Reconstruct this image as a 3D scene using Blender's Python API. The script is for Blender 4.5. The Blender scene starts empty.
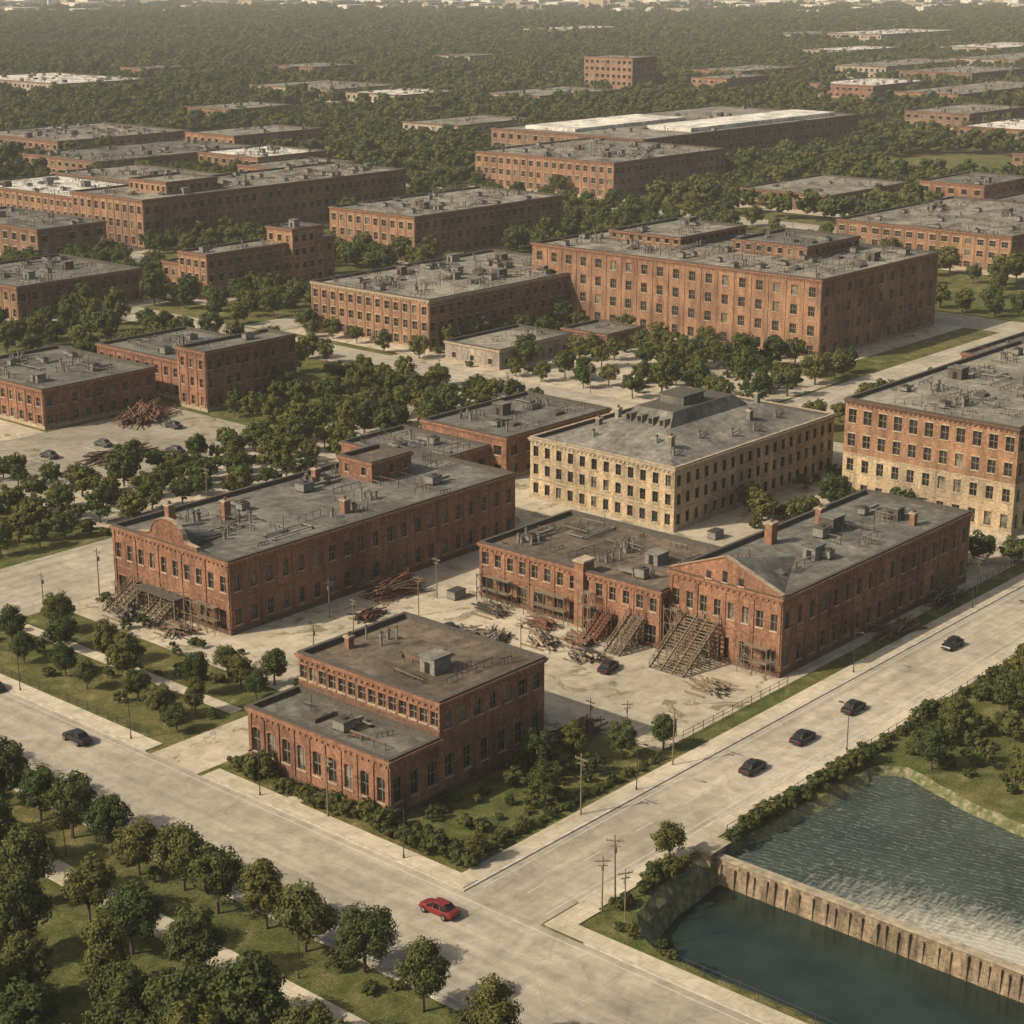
import bpy, math, random
import numpy as np
from mathutils import Vector, geometry
rnd=random.Random(7)
S=bpy.context.scene
COL=bpy.context.collection
# ------------------------------------------------------------ node helpers
def mat(name):
    m=bpy.data.materials.new(name); m.use_nodes=True
    nt=m.node_tree; nt.nodes.clear()
    out=nt.nodes.new("ShaderNodeOutputMaterial"); b=nt.nodes.new("ShaderNodeBsdfPrincipled")
    nt.links.new(b.outputs[0],out.inputs[0])
    return m,nt,b,out
def N(nt,t,**k):
    n=nt.nodes.new(t)
    for a,v in k.items(): setattr(n,a,v)
    return n
def lk(nt,a,b): nt.links.new(a,b)
def ramp(nt,fac,stops):
    r=nt.nodes.new("ShaderNodeValToRGB"); e=r.color_ramp.elements
    while len(e)<len(stops): e.new(0.5)
    for i,(p,c) in enumerate(stops):
        e[i].position=p; e[i].color=(c[0],c[1],c[2],1) if len(c)==3 else c
    lk(nt,fac,r.inputs[0]); return r.outputs[0]
def mix(nt,a,b,fac,mode='MIX'):
    m=nt.nodes.new("ShaderNodeMix"); m.data_type='RGBA'; m.blend_type=mode
    for sock,v in ((m.inputs[0],fac),(m.inputs[6],a),(m.inputs[7],b)):
        if hasattr(v,'is_output'): lk(nt,v,sock)
        elif isinstance(v,(int,float)): sock.default_value=v
        else: sock.default_value=(v[0],v[1],v[2],1)
    return m.outputs[2]
def pos(nt,scale=(1,1,1)):
    g=N(nt,"ShaderNodeNewGeometry")
    if scale==(1,1,1): return g.outputs['Position']
    mp=N(nt,"ShaderNodeMapping"); mp.inputs['Scale'].default_value=scale
    lk(nt,g.outputs['Position'],mp.inputs[0]); return mp.outputs[0]
def noise(nt,vec,sc,det=4,rough=.55,dist=0):
    n=N(nt,"ShaderNodeTexNoise"); n.inputs['Scale'].default_value=sc; n.inputs['Detail'].default_value=det
    n.inputs['Roughness'].default_value=rough; n.inputs['Distortion'].default_value=dist
    lk(nt,vec,n.inputs['Vector']); return n.outputs['Fac']
def gray(a): return (a,a,a)
def bump(nt,h,b,st=.3,d=.1):
    n=N(nt,"ShaderNodeBump"); n.inputs['Strength'].default_value=st; n.inputs['Distance'].default_value=d
    lk(nt,h,n.inputs['Height']); lk(nt,n.outputs[0],b.inputs['Normal'])
M={}
def brick_mat(name,c1,c2,mort,stain=.55):
    m,nt,b,o=mat(name)
    g=N(nt,"ShaderNodeNewGeometry"); sp=N(nt,"ShaderNodeSeparateXYZ"); lk(nt,g.outputs['Position'],sp.inputs[0])
    ad=N(nt,"ShaderNodeMath",operation='ADD'); lk(nt,sp.outputs[0],ad.inputs[0]); lk(nt,sp.outputs[1],ad.inputs[1])
    cb=N(nt,"ShaderNodeCombineXYZ"); lk(nt,ad.outputs[0],cb.inputs[0]); lk(nt,sp.outputs[2],cb.inputs[1])
    br=N(nt,"ShaderNodeTexBrick"); lk(nt,cb.outputs[0],br.inputs['Vector'])
    br.inputs['Scale'].default_value=1.0; br.inputs['Brick Width'].default_value=.5; br.inputs['Row Height'].default_value=.17
    br.inputs['Mortar Size'].default_value=.018; br.inputs['Bias'].default_value=-.1
    br.inputs['Color1'].default_value=(*c1,1); br.inputs['Color2'].default_value=(*c2,1); br.inputs['Mortar'].default_value=(*mort,1)
    n1=noise(nt,pos(nt,(.9,.9,.16)),.8,3,.65)
    n2=noise(nt,pos(nt),.11,2,.6)
    n3=noise(nt,pos(nt),2.4,4,.75)
    c=mix(nt,br.outputs[0],ramp(nt,n1,[(.3,gray(stain)),(.6,gray(1.1))]),1,'MULTIPLY')
    c=mix(nt,c,ramp(nt,n2,[(.35,(.72,.70,.72)),(.65,(1.18,1.12,1.04))]),1,'MULTIPLY')
    c=mix(nt,c,ramp(nt,n3,[(.3,gray(.5)),(.7,gray(1.38))]),1,'MULTIPLY')
    lk(nt,c,b.inputs['Base Color']); b.inputs['Roughness'].default_value=.92; b.inputs['Specular IOR Level'].default_value=.15
    return m
M['brick']=brick_mat("red_brick",(.25,.122,.075),(.19,.084,.051),(.26,.19,.135))
M['brick2']=brick_mat("orange_brick",(.28,.155,.092),(.22,.11,.064),(.28,.22,.155),.58)
M['brick3']=brick_mat("brown_brick",(.20,.12,.08),(.155,.088,.058),(.23,.18,.125))
M['tan']=brick_mat("tan_masonry",(.42,.335,.215),(.355,.28,.175),(.38,.31,.22),.58)
M['conc']=brick_mat("concrete_block",(.36,.325,.26),(.31,.28,.225),(.3,.28,.22),.6)
def plain(name,c,rough=.8,var=.35,sc=1.5,metal=0,spec=.2):
    m,nt,b,o=mat(name)
    n1=noise(nt,pos(nt),sc,3,.65)
    col=mix(nt,c,ramp(nt,n1,[(.28,gray(1-var)),(.72,gray(1+var*.5))]),1,'MULTIPLY')
    lk(nt,col,b.inputs['Base Color']); b.inputs['Roughness'].default_value=rough; b.inputs['Metallic'].default_value=metal
    b.inputs['Specular IOR Level'].default_value=spec
    return m
M['stone']=plain("limestone_trim",(.36,.29,.2),.85,.45,1.2)
M['brtrim']=plain("dark_brick_trim",(.13,.078,.053),.9,.5)
M['redtrim']=plain("corbelled_brick_trim",(.24,.125,.078),.9,.5)
M['frame']=plain("painted_window_frame",(.24,.21,.16),.6)
M['dframe']=plain("dark_window_frame",(.05,.05,.045),.6)
M['metal']=plain("galvanised_metal",(.20,.192,.17),.7,.5,2.5,0,.15)
M['dmetal']=plain("dark_metal",(.06,.055,.047),.7,.4,3,0,.1)
M['rust']=plain("rusty_steel",(.18,.085,.055),.85,.5,3)
M['wood']=plain("weathered_timber",(.19,.15,.10),.9,.5,3)
M['coping']=plain("roof_coping",(.085,.075,.062),.8,.4,2)
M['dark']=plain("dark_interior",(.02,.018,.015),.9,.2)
M['rubber']=plain("tyre_rubber",(.02,.02,.02),.8,.2)
M['yellow']=plain("worn_yellow_paint",(.43,.37,.24),.8,.35,1.2)
M['white']=plain("worn_white_paint",(.54,.51,.44),.8,.3,1.2)
def glass_mat(name,c,r=.12):
    m,nt,b,o=mat(name)
    n1=noise(nt,pos(nt),.9,2,.6)
    col=mix(nt,c,ramp(nt,n1,[(.35,gray(.4)),(.65,gray(1.8))]),1,'MULTIPLY')
    lk(nt,col,b.inputs['Base Color']); b.inputs['Roughness'].default_value=r; b.inputs['Specular IOR Level'].default_value=.5
    return m
M['glass']=glass_mat("window_glass",(.02,.019,.017))
M['blind']=glass_mat("window_with_blind",(.12,.108,.082),.3)
def roof_mat(name,c,seam=.75):
    m,nt,b,o=mat(name)
    p=pos(nt)
    br=N(nt,"ShaderNodeTexBrick"); lk(nt,p,br.inputs['Vector']); br.offset=.5
    br.inputs['Scale'].default_value=1; br.inputs['Brick Width'].default_value=9; br.inputs['Row Height'].default_value=1.3
    br.inputs['Mortar Size'].default_value=.05; br.inputs['Color1'].default_value=(1,1,1,1); br.inputs['Color2'].default_value=(.84,.84,.84,1); br.inputs['Mortar'].default_value=(seam,seam,seam,1)
    n1=noise(nt,p,.09,3,.65,.8); n2=noise(nt,p,.8,5,.75,.3)
    col=mix(nt,c,br.outputs[0],1,'MULTIPLY')
    col=mix(nt,col,ramp(nt,n1,[(.34,(.62,.61,.59)),(.5,gray(.95)),(.64,(1.32,1.28,1.2))]),1,'MULTIPLY')
    col=mix(nt,col,ramp(nt,n2,[(.3,gray(.5)),(.7,gray(1.4))]),1,'MULTIPLY')
    lk(nt,col,b.inputs['Base Color']); b.inputs['Roughness'].default_value=.92; b.inputs['Specular IOR Level'].default_value=.12
    return m
M['roof']=roof_mat("grey_roof_membrane",(.15,.145,.125))
M['roofb']=roof_mat("brown_roof_felt",(.13,.105,.08))
M['roofg']=roof_mat("slate_grey_roof",(.195,.185,.16),.6)
M['roofl']=roof_mat("pale_roof_gravel",(.225,.21,.175))
M['roofw']=roof_mat("white_roof_membrane",(.60,.575,.51),.85)
def ground_mat():
    m,nt,b,o=mat("grass_ground")
    p=pos(nt)
    n1=noise(nt,p,.03,3,.6,.5); n2=noise(nt,p,.35,5,.7,.4); n3=noise(nt,p,3.5,3,.75)
    c=ramp(nt,n2,[(.28,(.05,.062,.022)),(.45,(.092,.10,.036)),(.58,(.145,.138,.058)),(.72,(.25,.215,.125))])
    c=mix(nt,c,ramp(nt,n1,[(.35,(.75,.85,.7)),(.65,(1.2,1.08,1.0))]),1,'MULTIPLY')
    c=mix(nt,c,ramp(nt,n3,[(.3,gray(.5)),(.7,gray(1.4))]),1,'MULTIPLY')
    lk(nt,c,b.inputs['Base Color']); b.inputs['Roughness'].default_value=1; b.inputs['Specular IOR Level'].default_value=.05
    bump(nt,n3,b,.7,.25)
    return m
M['ground']=ground_mat()
def conc_mat(name,c,slab=(4,4),axis=None,tint=(1.1,1.06,.98),weeds=0):
    m,nt,b,o=mat(name)
    p=pos(nt)
    br=N(nt,"ShaderNodeTexBrick"); lk(nt,p,br.inputs['Vector']); br.offset=0
    br.inputs['Scale'].default_value=1; br.inputs['Brick Width'].default_value=slab[0]; br.inputs['Row Height'].default_value=slab[1]
    br.inputs['Mortar Size'].default_value=.045; br.inputs['Color1'].default_value=(1,1,1,1); br.inputs['Color2'].default_value=(.93,.93,.93,1); br.inputs['Mortar'].default_value=(.8,.78,.73,1)
    n1=noise(nt,p,.05,4,.65,.8); n2=noise(nt,p,.45,6,.72,.5)
    col=mix(nt,c,br.outputs[0],1,'MULTIPLY')
    col=mix(nt,col,ramp(nt,n1,[(.33,(.78,.76,.71)),(.6,tint)]),1,'MULTIPLY')
    col=mix(nt,col,ramp(nt,n2,[(.3,gray(.68)),(.6,gray(1.05)),(.8,gray(1.16))]),1,'MULTIPLY')
    v=N(nt,"ShaderNodeTexVoronoi",feature='DISTANCE_TO_EDGE'); v.inputs['Scale'].default_value=.16
    nv=N(nt,"ShaderNodeTexNoise"); nv.inputs['Scale'].default_value=.6; lk(nt,p,nv.inputs['Vector'])
    vv=mix(nt,p,nv.outputs['Color'],.02); lk(nt,vv,v.inputs['Vector'])
    col=mix(nt,col,ramp(nt,v.outputs['Distance'],[(.0,gray(.66)),(.012,gray(1))]),.5,'MULTIPLY')
    if axis is not None:
        sc=(.02,.62,1) if axis=='x' else (.62,.02,1)
        n4=noise(nt,pos(nt,sc),1.0,2,.5)
        col=mix(nt,col,ramp(nt,n4,[(.35,gray(.82)),(.65,gray(1.05))]),1,'MULTIPLY')
    if weeds:
        n5=noise(nt,p,.16,5,.72,1.0)
        f=ramp(nt,n5,[(.60-weeds*.1,gray(0)),(.66-weeds*.1,gray(.75))])
        col=mix(nt,col,mix(nt,(.14,.125,.065),(.08,.09,.035),n2),f)
    lk(nt,col,b.inputs['Base Color']); b.inputs['Roughness'].default_value=.92; b.inputs['Specular IOR Level'].default_value=.12
    return m
M['roadA']=conc_mat("worn_road_surface",(.385,.355,.295),(5,9),'y')
M['roadB']=conc_mat("worn_road_surface_b",(.415,.38,.315),(9,5),'x')
M['yard']=conc_mat("yard_concrete",(.45,.405,.325),(5,5),weeds=.35)
M['walk']=conc_mat("pavement_concrete",(.49,.445,.355),(1.6,1.6))
M['kerb']=plain("kerb_stone",(.44,.4,.325),.9,.4,.8)
M['lot']=conc_mat("parking_asphalt",(.29,.265,.22),(6,6),weeds=.4)
# ------------------------------------------------------------ mesh builder
class MB:
    def __init__(s): s.v=[];s.f=[];s.m=[];s.mats=[]
    def mi(s,k):
        if k not in s.mats: s.mats.append(k)
        return s.mats.index(k)
    def poly(s,pts,k):
        n=len(s.v); s.v.extend([tuple(p) for p in pts]); s.f.append(tuple(range(n,n+len(pts)))); s.m.append(s.mi(k))
    def box(s,x0,x1,y0,y1,z0,z1,k,bottom=True):
        n=len(s.v)
        s.v.extend([(x0,y0,z0),(x1,y0,z0),(x1,y1,z0),(x0,y1,z0),(x0,y0,z1),(x1,y0,z1),(x1,y1,z1),(x0,y1,z1)])
        F=[(4,5,6,7),(0,1,5,4),(1,2,6,5),(2,3,7,6),(3,0,4,7)]
        if bottom: F.append((3,2,1,0))
        i=s.mi(k)
        for q in F: s.f.append(tuple(n+a for a in q)); s.m.append(i)
    def beam(s,a,b,w,k,h=None):
        a=Vector(a);b=Vector(b);d=(b-a)
        if d.length<1e-4:return
        d.normalize(); up=Vector((0,0,1)) if abs(d.z)<.95 else Vector((1,0,0))
        r=d.cross(up).normalized()*w/2; u=r.cross(d).normalized()*(h or w)/2
        n=len(s.v); s.v.extend([tuple(p) for p in (a-r-u,a+r-u,a+r+u,a-r+u,b-r-u,b+r-u,b+r+u,b-r+u)])
        i=s.mi(k)
        for q in [(0,1,2,3),(7,6,5,4),(0,4,5,1),(1,5,6,2),(2,6,7,3),(3,7,4,0)]: s.f.append(tuple(n+x for x in q)); s.m.append(i)
    def cyl(s,x,y,z0,z1,r0,r1,k,seg=10,cap=True):
        n=len(s.v); i=s.mi(k)
        for z,r in ((z0,r0),(z1,r1)):
            for j in range(seg):
                a=2*math.pi*j/seg; s.v.append((x+r*math.cos(a),y+r*math.sin(a),z))
        for j in range(seg):
            q=(j+1)%seg; s.f.append((n+j,n+q,n+seg+q,n+seg+j)); s.m.append(i)
        if cap: s.f.append(tuple(n+seg+j for j in range(seg))); s.m.append(i)
    def make(s,name,parent=None):
        me=bpy.data.meshes.new(name); me.from_pydata(s.v,[],s.f)
        for k in s.mats: me.materials.append(M[k])
        me.polygons.foreach_set("material_index",s.m)
        me.update(); o=bpy.data.objects.new(name,me); COL.objects.link(o)
        if parent: o.parent=parent
        return o
def empty(name,loc=(0,0,0)):
    o=bpy.data.objects.new(name,None); o.location=loc; COL.objects.link(o); return o
# ------------------------------------------------------------ facades
class Fac:
    def __init__(s,P,p0,p1,ext,lod):
        s.P=P; s.p0=Vector((p0[0],p0[1],0)); d=Vector((p1[0]-p0[0],p1[1]-p0[1],0)); s.L=d.length; s.d=d/s.L
        s.n=Vector((s.d.y,-s.d.x,0)); s.ext=ext; s.lod=lod
    def pt(s,a,z,o=0):
        q=s.p0+s.d*a+s.n*o; return (q.x,q.y,z)
    def quad(s,a,b,z0,z1,k,o=0,part='walls'):
        if b-a<1e-4 or z1-z0<1e-4: return
        s.P[part].poly([s.pt(a,z0,o),s.pt(b,z0,o),s.pt(b,z1,o),s.pt(a,z1,o)],k)
    def bx(s,a,b,z0,z1,o0,o1,k,part='trim'):
        q=s.P[part]
        A=[s.pt(a,z0,o0),s.pt(b,z0,o0),s.pt(b,z1,o0),s.pt(a,z1,o0)];B=[s.pt(a,z0,o1),s.pt(b,z0,o1),s.pt(b,z1,o1),s.pt(a,z1,o1)]
        q.poly(B,k); q.poly([A[3],B[3],B[2],A[2]][::-1],k); q.poly([A[0],A[1],B[1],B[0]],k)
        q.poly([A[0],B[0],B[3],A[3]],k); q.poly([A[1],A[2],B[2],B[1]],k)
    def band(s,z0,z1,o,k):
        e=o if s.ext else 0
        s.bx(-e,s.L+e,z0,z1,0,o,k)
    def window(s,a,b,z0,z1,wk,st):
        dp=.28; g='glass' if rnd.random()>.14 else 'blind'
        s.P['walls'].poly([s.pt(a,z0,0),s.pt(a,z0,-dp),s.pt(a,z1,-dp),s.pt(a,z1,0)][::-1],wk)
        s.P['walls'].poly([s.pt(b,z0,0),s.pt(b,z1,0),s.pt(b,z1,-dp),s.pt(b,z0,-dp)][::-1],wk)
        s.P['walls'].poly([s.pt(a,z1,0),s.pt(a,z1,-dp),s.pt(b,z1,-dp),s.pt(b,z1,0)][::-1],wk)
        s.P['walls'].poly([s.pt(a,z0,0),s.pt(b,z0,0),s.pt(b,z0,-dp),s.pt(a,z0,-dp)],wk)
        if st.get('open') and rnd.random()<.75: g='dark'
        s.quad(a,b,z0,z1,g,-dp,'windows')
        fk=st.get('frame','frame')
        if s.lod>0 and g!='dark':
            t=.06; w=b-a; h=z1-z0
            nv=1 if w<1.7 else (2 if w<2.6 else 3)
            for j in range(1,nv+1):
                c=a+w*j/(nv+1); s.bx(c-t/2,c+t/2,z0,z1,-dp,-dp+.07,fk,'window_frames')
            s.bx(a,b,z0+h*.5-t/2,z0+h*.5+t/2,-dp,-dp+.1,fk,'window_frames')
            s.bx(a,a+t,z0,z1,-dp,-dp+.12,fk,'window_frames'); s.bx(b-t,b,z0,z1,-dp,-dp+.12,fk,'window_frames')
            s.bx(a+t,b-t,z1-t,z1,-dp,-dp+.12,fk,'window_frames')
        tk=st.get('trim','stone')
        if z0>st.get('base',0)+.3: s.bx(a-.12,b+.12,z0-.18,z0,0,.12,st.get('sill','stone'))
        if st.get('arch') and s.lod>0:
            w=b-a; r=.16*w
            s.P['walls'].poly([s.pt(a,z1-r),s.pt(a+w*.22,z1-.02),s.pt(a,z1-.0)],wk)
            s.P['walls'].poly([s.pt(b,z1-r),s.pt(b,z1-.0),s.pt(b-w*.22,z1-.02)],wk)
            pts=[(a-.08,z1-r),(a+w*.2,z1+.03),(a+w*.5,z1+.08),(b-w*.2,z1+.03),(b+.08,z1-r)]
            up=[(a-.16,z1-r+.18),(a+w*.15,z1+.24),(a+w*.5,z1+.32),(b-w*.15,z1+.24),(b+.16,z1-r+.18)]
            for j in range(4):
                s.P['trim'].poly([s.pt(*pts[j],.05),s.pt(*pts[j+1],.05),s.pt(*up[j+1],.05),s.pt(*up[j],.05)],tk)
        else:
            s.bx(a-.12,b+.12,z1,z1+.24,0,.05,tk)
    def run(s,floors,st,top):
        for fl in floors:
            z0,z1,bay,ww,sill,wh,wk=fl[:7]
            nb=max(1,round(s.L/bay)); bw=s.L/nb; w2=min(ww,bw*.8)
            zs=z0+sill; zt=min(zs+wh,z1-.15)
            s.quad(0,s.L,z0,zs,wk); s.quad(0,s.L,zt,z1,wk)
            p=0
            sty=dict(st)
            if len(fl)>7: sty.update(fl[7])
            for i in range(nb):
                c=(i+.5)*bw; a=c-w2/2; b=c+w2/2
                s.quad(p,a,zs,zt,wk); s.window(a,b,zs,zt,wk,sty); p=b
            s.quad(p,s.L,zs,zt,wk)
        z0=floors[0][0]
        bay=floors[-1][2]; nb=max(1,round(s.L/bay)); bw=s.L/nb
        if st.get('pil') and s.lod>0:
            for i in range(nb+1):
                c=min(max(i*bw,.3),s.L-.3)
                if i%st['pil']==0 or i==nb: s.bx(c-.26,c+.26,z0+.9,top-.95,0,.13,st.get('pk',floors[0][6]))
        if st.get('plinth',True): s.band(z0,z0+.7,.09,st.get('plk','stone'))
        for z in st.get('courses',[]): s.band(z,z+.2,.1,st.get('trim','stone'))
        ck=st.get('ck','redtrim')
        s.band(top-.62,top-.36,.2,ck); s.band(top-.36,top-.1,.34,ck)
        if s.lod>0:
            n=int(s.L/.9)
            for i in range(n):
                c=(i+.5)*s.L/n; s.bx(c-.16,c+.16,top-.95,top-.62,0,.17,ck)
PARTS=['walls','windows','window_frames','trim','roof','roof_equipment']
def equip(P,x0,x1,y0,y1,z,dens,seed):
    r=random.Random(seed); q=P['roof_equipment']
    A=(x1-x0)*(y1-y0); n=int(A/110*dens)+1
    def rp(m=2): return r.uniform(x0+m,max(x0+m+.1,x1-m)),r.uniform(y0+m,max(y0+m+.1,y1-m))
    for i in range(n):
        x,y=rp(2.2); t=r.random()
        if t<.3:
            w,d,h=r.uniform(.6,1.2),r.uniform(.5,1.0),r.uniform(.6,1.3)
            q.box(x-w,x+w,y-d,y+d,z+.25,z+.25+h,'metal'); q.box(x-w-.08,x+w+.08,y-d-.08,y+d+.08,z+.25+h,z+.33+h,'coping')
            for a in (-1,1):
                for b2 in (-1,1): q.box(x+a*(w-.15)-.06,x+a*(w-.15)+.06,y+b2*(d-.15)-.06,y+b2*(d-.15)+.06,z,z+.25,'dmetal')
            q.cyl(x,y,z+.33+h,z+.55+h,.45,.45,'dmetal',12)
            L=r.uniform(1.5,4)
            if r.random()<.5: q.box(x+w,min(x+w+L,x1-.6),y-.2,y+.2,z+.4,z+.8,'metal')
            else: q.box(x-.2,x+.2,y+d,min(y+d+L,y1-.6),z+.4,z+.8,'metal')
        elif t<.64:
            for j in range(r.randint(2,6)):
                xx,yy=x+r.uniform(-1.5,1.5),y+r.uniform(-1.5,1.5); h=r.uniform(.7,1.8); rr=r.uniform(.1,.26)
                q.cyl(xx,yy,z,z+h,rr,rr,'metal',8); q.cyl(xx,yy,z+h,z+h+.25,rr*1.8,rr*.8,'coping',8)
        elif t<.74:
            w,d=r.uniform(.9,1.8),r.uniform(.8,1.3)
            q.box(x-w,x+w,y-d,y+d,z,z+.5,'coping'); q.poly([(x-w+.1,y-d+.1,z+.52),(x+w-.1,y-d+.1,z+.52),(x+w-.1,y,z+1.1),(x-w+.1,y,z+1.1)],'blind'); q.poly([(x-w+.1,y,z+1.1),(x+w-.1,y,z+1.1),(x+w-.1,y+d-.1,z+.52),(x-w+.1,y+d-.1,z+.52)],'blind')
            q.poly([(x-w+.1,y-d+.1,z+.52),(x-w+.1,y,z+1.1),(x-w+.1,y+d-.1,z+.52)],'coping');q.poly([(x+w-.1,y-d+.1,z+.52),(x+w-.1,y+d-.1,z+.52),(x+w-.1,y,z+1.1)],'coping')
        elif t<.82:
            w,d,h=r.uniform(.9,1.6),r.uniform(.8,1.4),r.uniform(1.5,2.2)
            q.box(x-w,x+w,y-d,y+d,z,z+h,r.choice(['coping','brtrim','metal'])); q.box(x-w-.15,x+w+.15,y-d-.15,y+d+.15,z+h,z+h+.18,'roof'); q.box(x-w-.04,x-w,y-.4,y+.4,z+.05,z+1.4,'dark')
        else:
            px,py=x,y
            for j in range(r.randint(3,6)):
                nx,ny=(min(max(px+r.uniform(-8,8),x0+1),x1-1),py) if j%2 else (px,min(max(py+r.uniform(-5,5),y0+1),y1-1))
                q.beam((px,py,z+.35),(nx,ny,z+.35),.16,'metal'); q.box(nx-.1,nx+.1,ny-.1,ny+.1,z,z+.3,'dmetal'); px,py=nx,ny
    for i in range(int(n*2.4)):
        x,y=rp(1.5); L=r.uniform(1.5,6); hz=z+r.uniform(.3,1.1)
        if r.random()<.5: x2,y2=min(x+L,x1-.8),y+r.uniform(-.6,.6)
        else: x2,y2=x+r.uniform(-.6,.6),min(y+L,y1-.8)
        q.beam((x,y,hz),(x2,y2,hz),.09,r.choice(('dmetal','rust','metal','wood')))
        for t in (0,.33,.66,1): q.beam((x+(x2-x)*t,y+(y2-y)*t,z),(x+(x2-x)*t,y+(y2-y)*t,hz),.08,'dmetal')
        if r.random()<.3: q.beam((x,y,z),(x+r.uniform(-.3,.3),y,z+r.uniform(1.5,3)),.07,'dmetal')
FOOT=[]
def block(P,x0,x1,y0,y1,z0,h,floors,st,lod=1,roof='roof',dens=1,seed=0):
    for i,(a,b,e) in enumerate([((x0,y0),(x1,y0),True),((x1,y0),(x1,y1),False),((x1,y1),(x0,y1),True),((x0,y1),(x0,y0),False)]):
        l=lod if i in (0,3) else 0
        fl=st['front'] if (i==3 and 'front' in st) else floors
        Fac(P,a,b,e,l).run(fl,st,h)
    t=.35; zr=h-.55
    r=P['roof']; r.poly([(x0+t,y0+t,zr),(x1-t,y0+t,zr),(x1-t,y1-t,zr),(x0+t,y1-t,zr)],roof)
    for a,b in (((x0+t,y0+t),(x1-t,y0+t)),((x1-t,y0+t),(x1-t,y1-t)),((x1-t,y1-t),(x0+t,y1-t)),((x0+t,y1-t),(x0+t,y0+t))):
        r.poly([(b[0],b[1],zr),(a[0],a[1],zr),(a[0],a[1],h),(b[0],b[1],h)],'coping')
    ck=st.get('cap','coping'); e=.12; g=t+.05
    r.box(x0-e,x1+e,y0-e,y0+g,h,h+.14,ck); r.box(x0-e,x1+e,y1-g,y1+e,h,h+.14,ck)
    r.box(x0-e,x0+g,y0+g,y1-g,h,h+.14,ck); r.box(x1-g,x1+e,y0+g,y1-g,h,h+.14,ck)
    if dens>0: equip(P,x0+1,x1-1,y0+1,y1-1,zr,dens,seed)
def stories(z0,h,n,bay,ww,wk,wfrac=.55,ex=None):
    top=h-1.0; fh=(top-z0)/n; out=[]
    for i in range(n):
        a=z0+i*fh; b=z0+(i+1)*fh if i<n-1 else h
        out.append((a,b,bay,ww,fh*.28,fh*wfrac,wk)+((ex,) if ex else ()))
    return out
def building(name,blocks,extra=None):
    P={k:MB() for k in PARTS}
    for b in blocks:
        block(P,**b)
        if b['z0']<1: FOOT.append((b['x0'],b['x1'],b['y0'],b['y1'],b['h']))
    if extra: extra(P)
    X=blocks[0]
    root=empty(name,((X['x0']+X['x1'])/2,(X['y0']+X['y1'])/2,0))
    for k in PARTS:
        if P[k].f:
            o=P[k].make(k); o.parent=root; o.location=(-root.location.x,-root.location.y,0)
    return root
def simple(name,x0,x1,y0,y1,h,n,wk='brick',bay=4,ww=1.5,roof='roof',lod=0,dens=.8,trim='stone',pil=0,wf=.5,extra=None,arch=False,ck='redtrim',frame='frame',seed=None,courses=[]):
    sd=int(x0*7+y0) if seed is None else seed
    return building(name,[dict(x0=x0,x1=x1,y0=y0,y1=y1,z0=0,h=h,floors=stories(0,h,n,bay,ww,wk,wf),st=dict(trim=trim,pil=pil,arch=arch,ck=ck,frame=frame,courses=courses),lod=lod,roof=roof,dens=dens,seed=sd)],extra)
def chimney(P,x,y,z,h,w=.6,k='redtrim'):
    q=P['roof_equipment']; q.box(x-w,x+w,y-w*.8,y+w*.8,z,z+h,k); q.box(x-w-.12,x+w+.12,y-w*.8-.12,y+w*.8+.12,z+h,z+h+.25,'stone'); q.cyl(x,y,z+h+.25,z+h+.7,.25,.22,'brtrim',8)
def gable(P,x,prof,th,wk,z):
    w=P['walls']; x0=x-.06; x1=x+th
    n=len(prof)
    w.poly([(x0,y,zz) for y,zz in prof][::-1],wk); w.poly([(x1,y,zz) for y,zz in prof],wk)
    for i in range(n-1):
        a,b=prof[i],prof[i+1]
        if a[1]<=z+.01 and b[1]<=z+.01: continue
        dy,dz=b[0]-a[0],b[1]-a[1]; L=math.hypot(dy,dz) or 1
        ny,nz=-dz/L*.16,dy/L*.16
        if nz<0: ny,nz=-ny,-nz
        A=(a[0],a[1]);B=(b[0],b[1]);C=(b[0]+ny,b[1]+nz);D=(a[0]+ny,a[1]+nz)
        for xx in (x0-.12,x1+.08): P['trim'].poly([(xx,*A),(xx,*B),(xx,*C),(xx,*D)],'redtrim')
        P['trim'].poly([(x0-.12,*D),(x0-.12,*C),(x1+.08,*C),(x1+.08,*D)],'stone')
        P['trim'].poly([(x0-.12,*A),(x0-.12,*B),(x1+.08,*B),(x1+.08,*A)],'redtrim')
def exB1(P):
    zc=10.75; yc=198; prof=[(yc-6.4,zc),(yc-6.4,zc+.5),(yc-4.4,zc+.7)]
    for i in range(0,11):
        a=math.pi*(i/10); prof.append((yc-3.6*math.cos(a),zc+1.1+2.4*math.sin(a)))
    prof+=[(yc+4.4,zc+.7),(yc+6.4,zc+.5),(yc+6.4,zc)]
    gable(P,152,prof,.55,'brick',zc)
    rr=P['roof']
    for i in range(8):
        a=math.pi*i/8; b=math.pi*(i+1)/8
        rr.poly([(152.6,yc-3.6*math.cos(a),10.3+2.6*math.sin(a)),(152.6,yc-3.6*math.cos(b),10.3+2.6*math.sin(b)),(161,yc-2*math.cos(b),10.25),(161,yc-2*math.cos(a),10.25)],'roof')
    chimney(P,158,205,10.2,3.4); chimney(P,166,202,10.2,2.8); chimney(P,180,191,10.2,2.0); chimney(P,188,206,10.2,2.4)
    t=P['trim']
    t.box(149.4,151.6,194,203,3.5,3.7,'coping')
    for y in (194.3,197.2,200,202.7): t.box(149.5,149.7,y-.1,y+.1,0,3.5,'wood')
st1=dict(trim='redtrim',arch=False,pil=2,ck='redtrim',plk='brtrim',front=[(0,4.9,3.6,1.9,.1,3.3,'brick',dict(open=True)),(4.9,10.8,2.6,1.15,1.2,2.3,'brick')],courses=[4.75])
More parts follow.
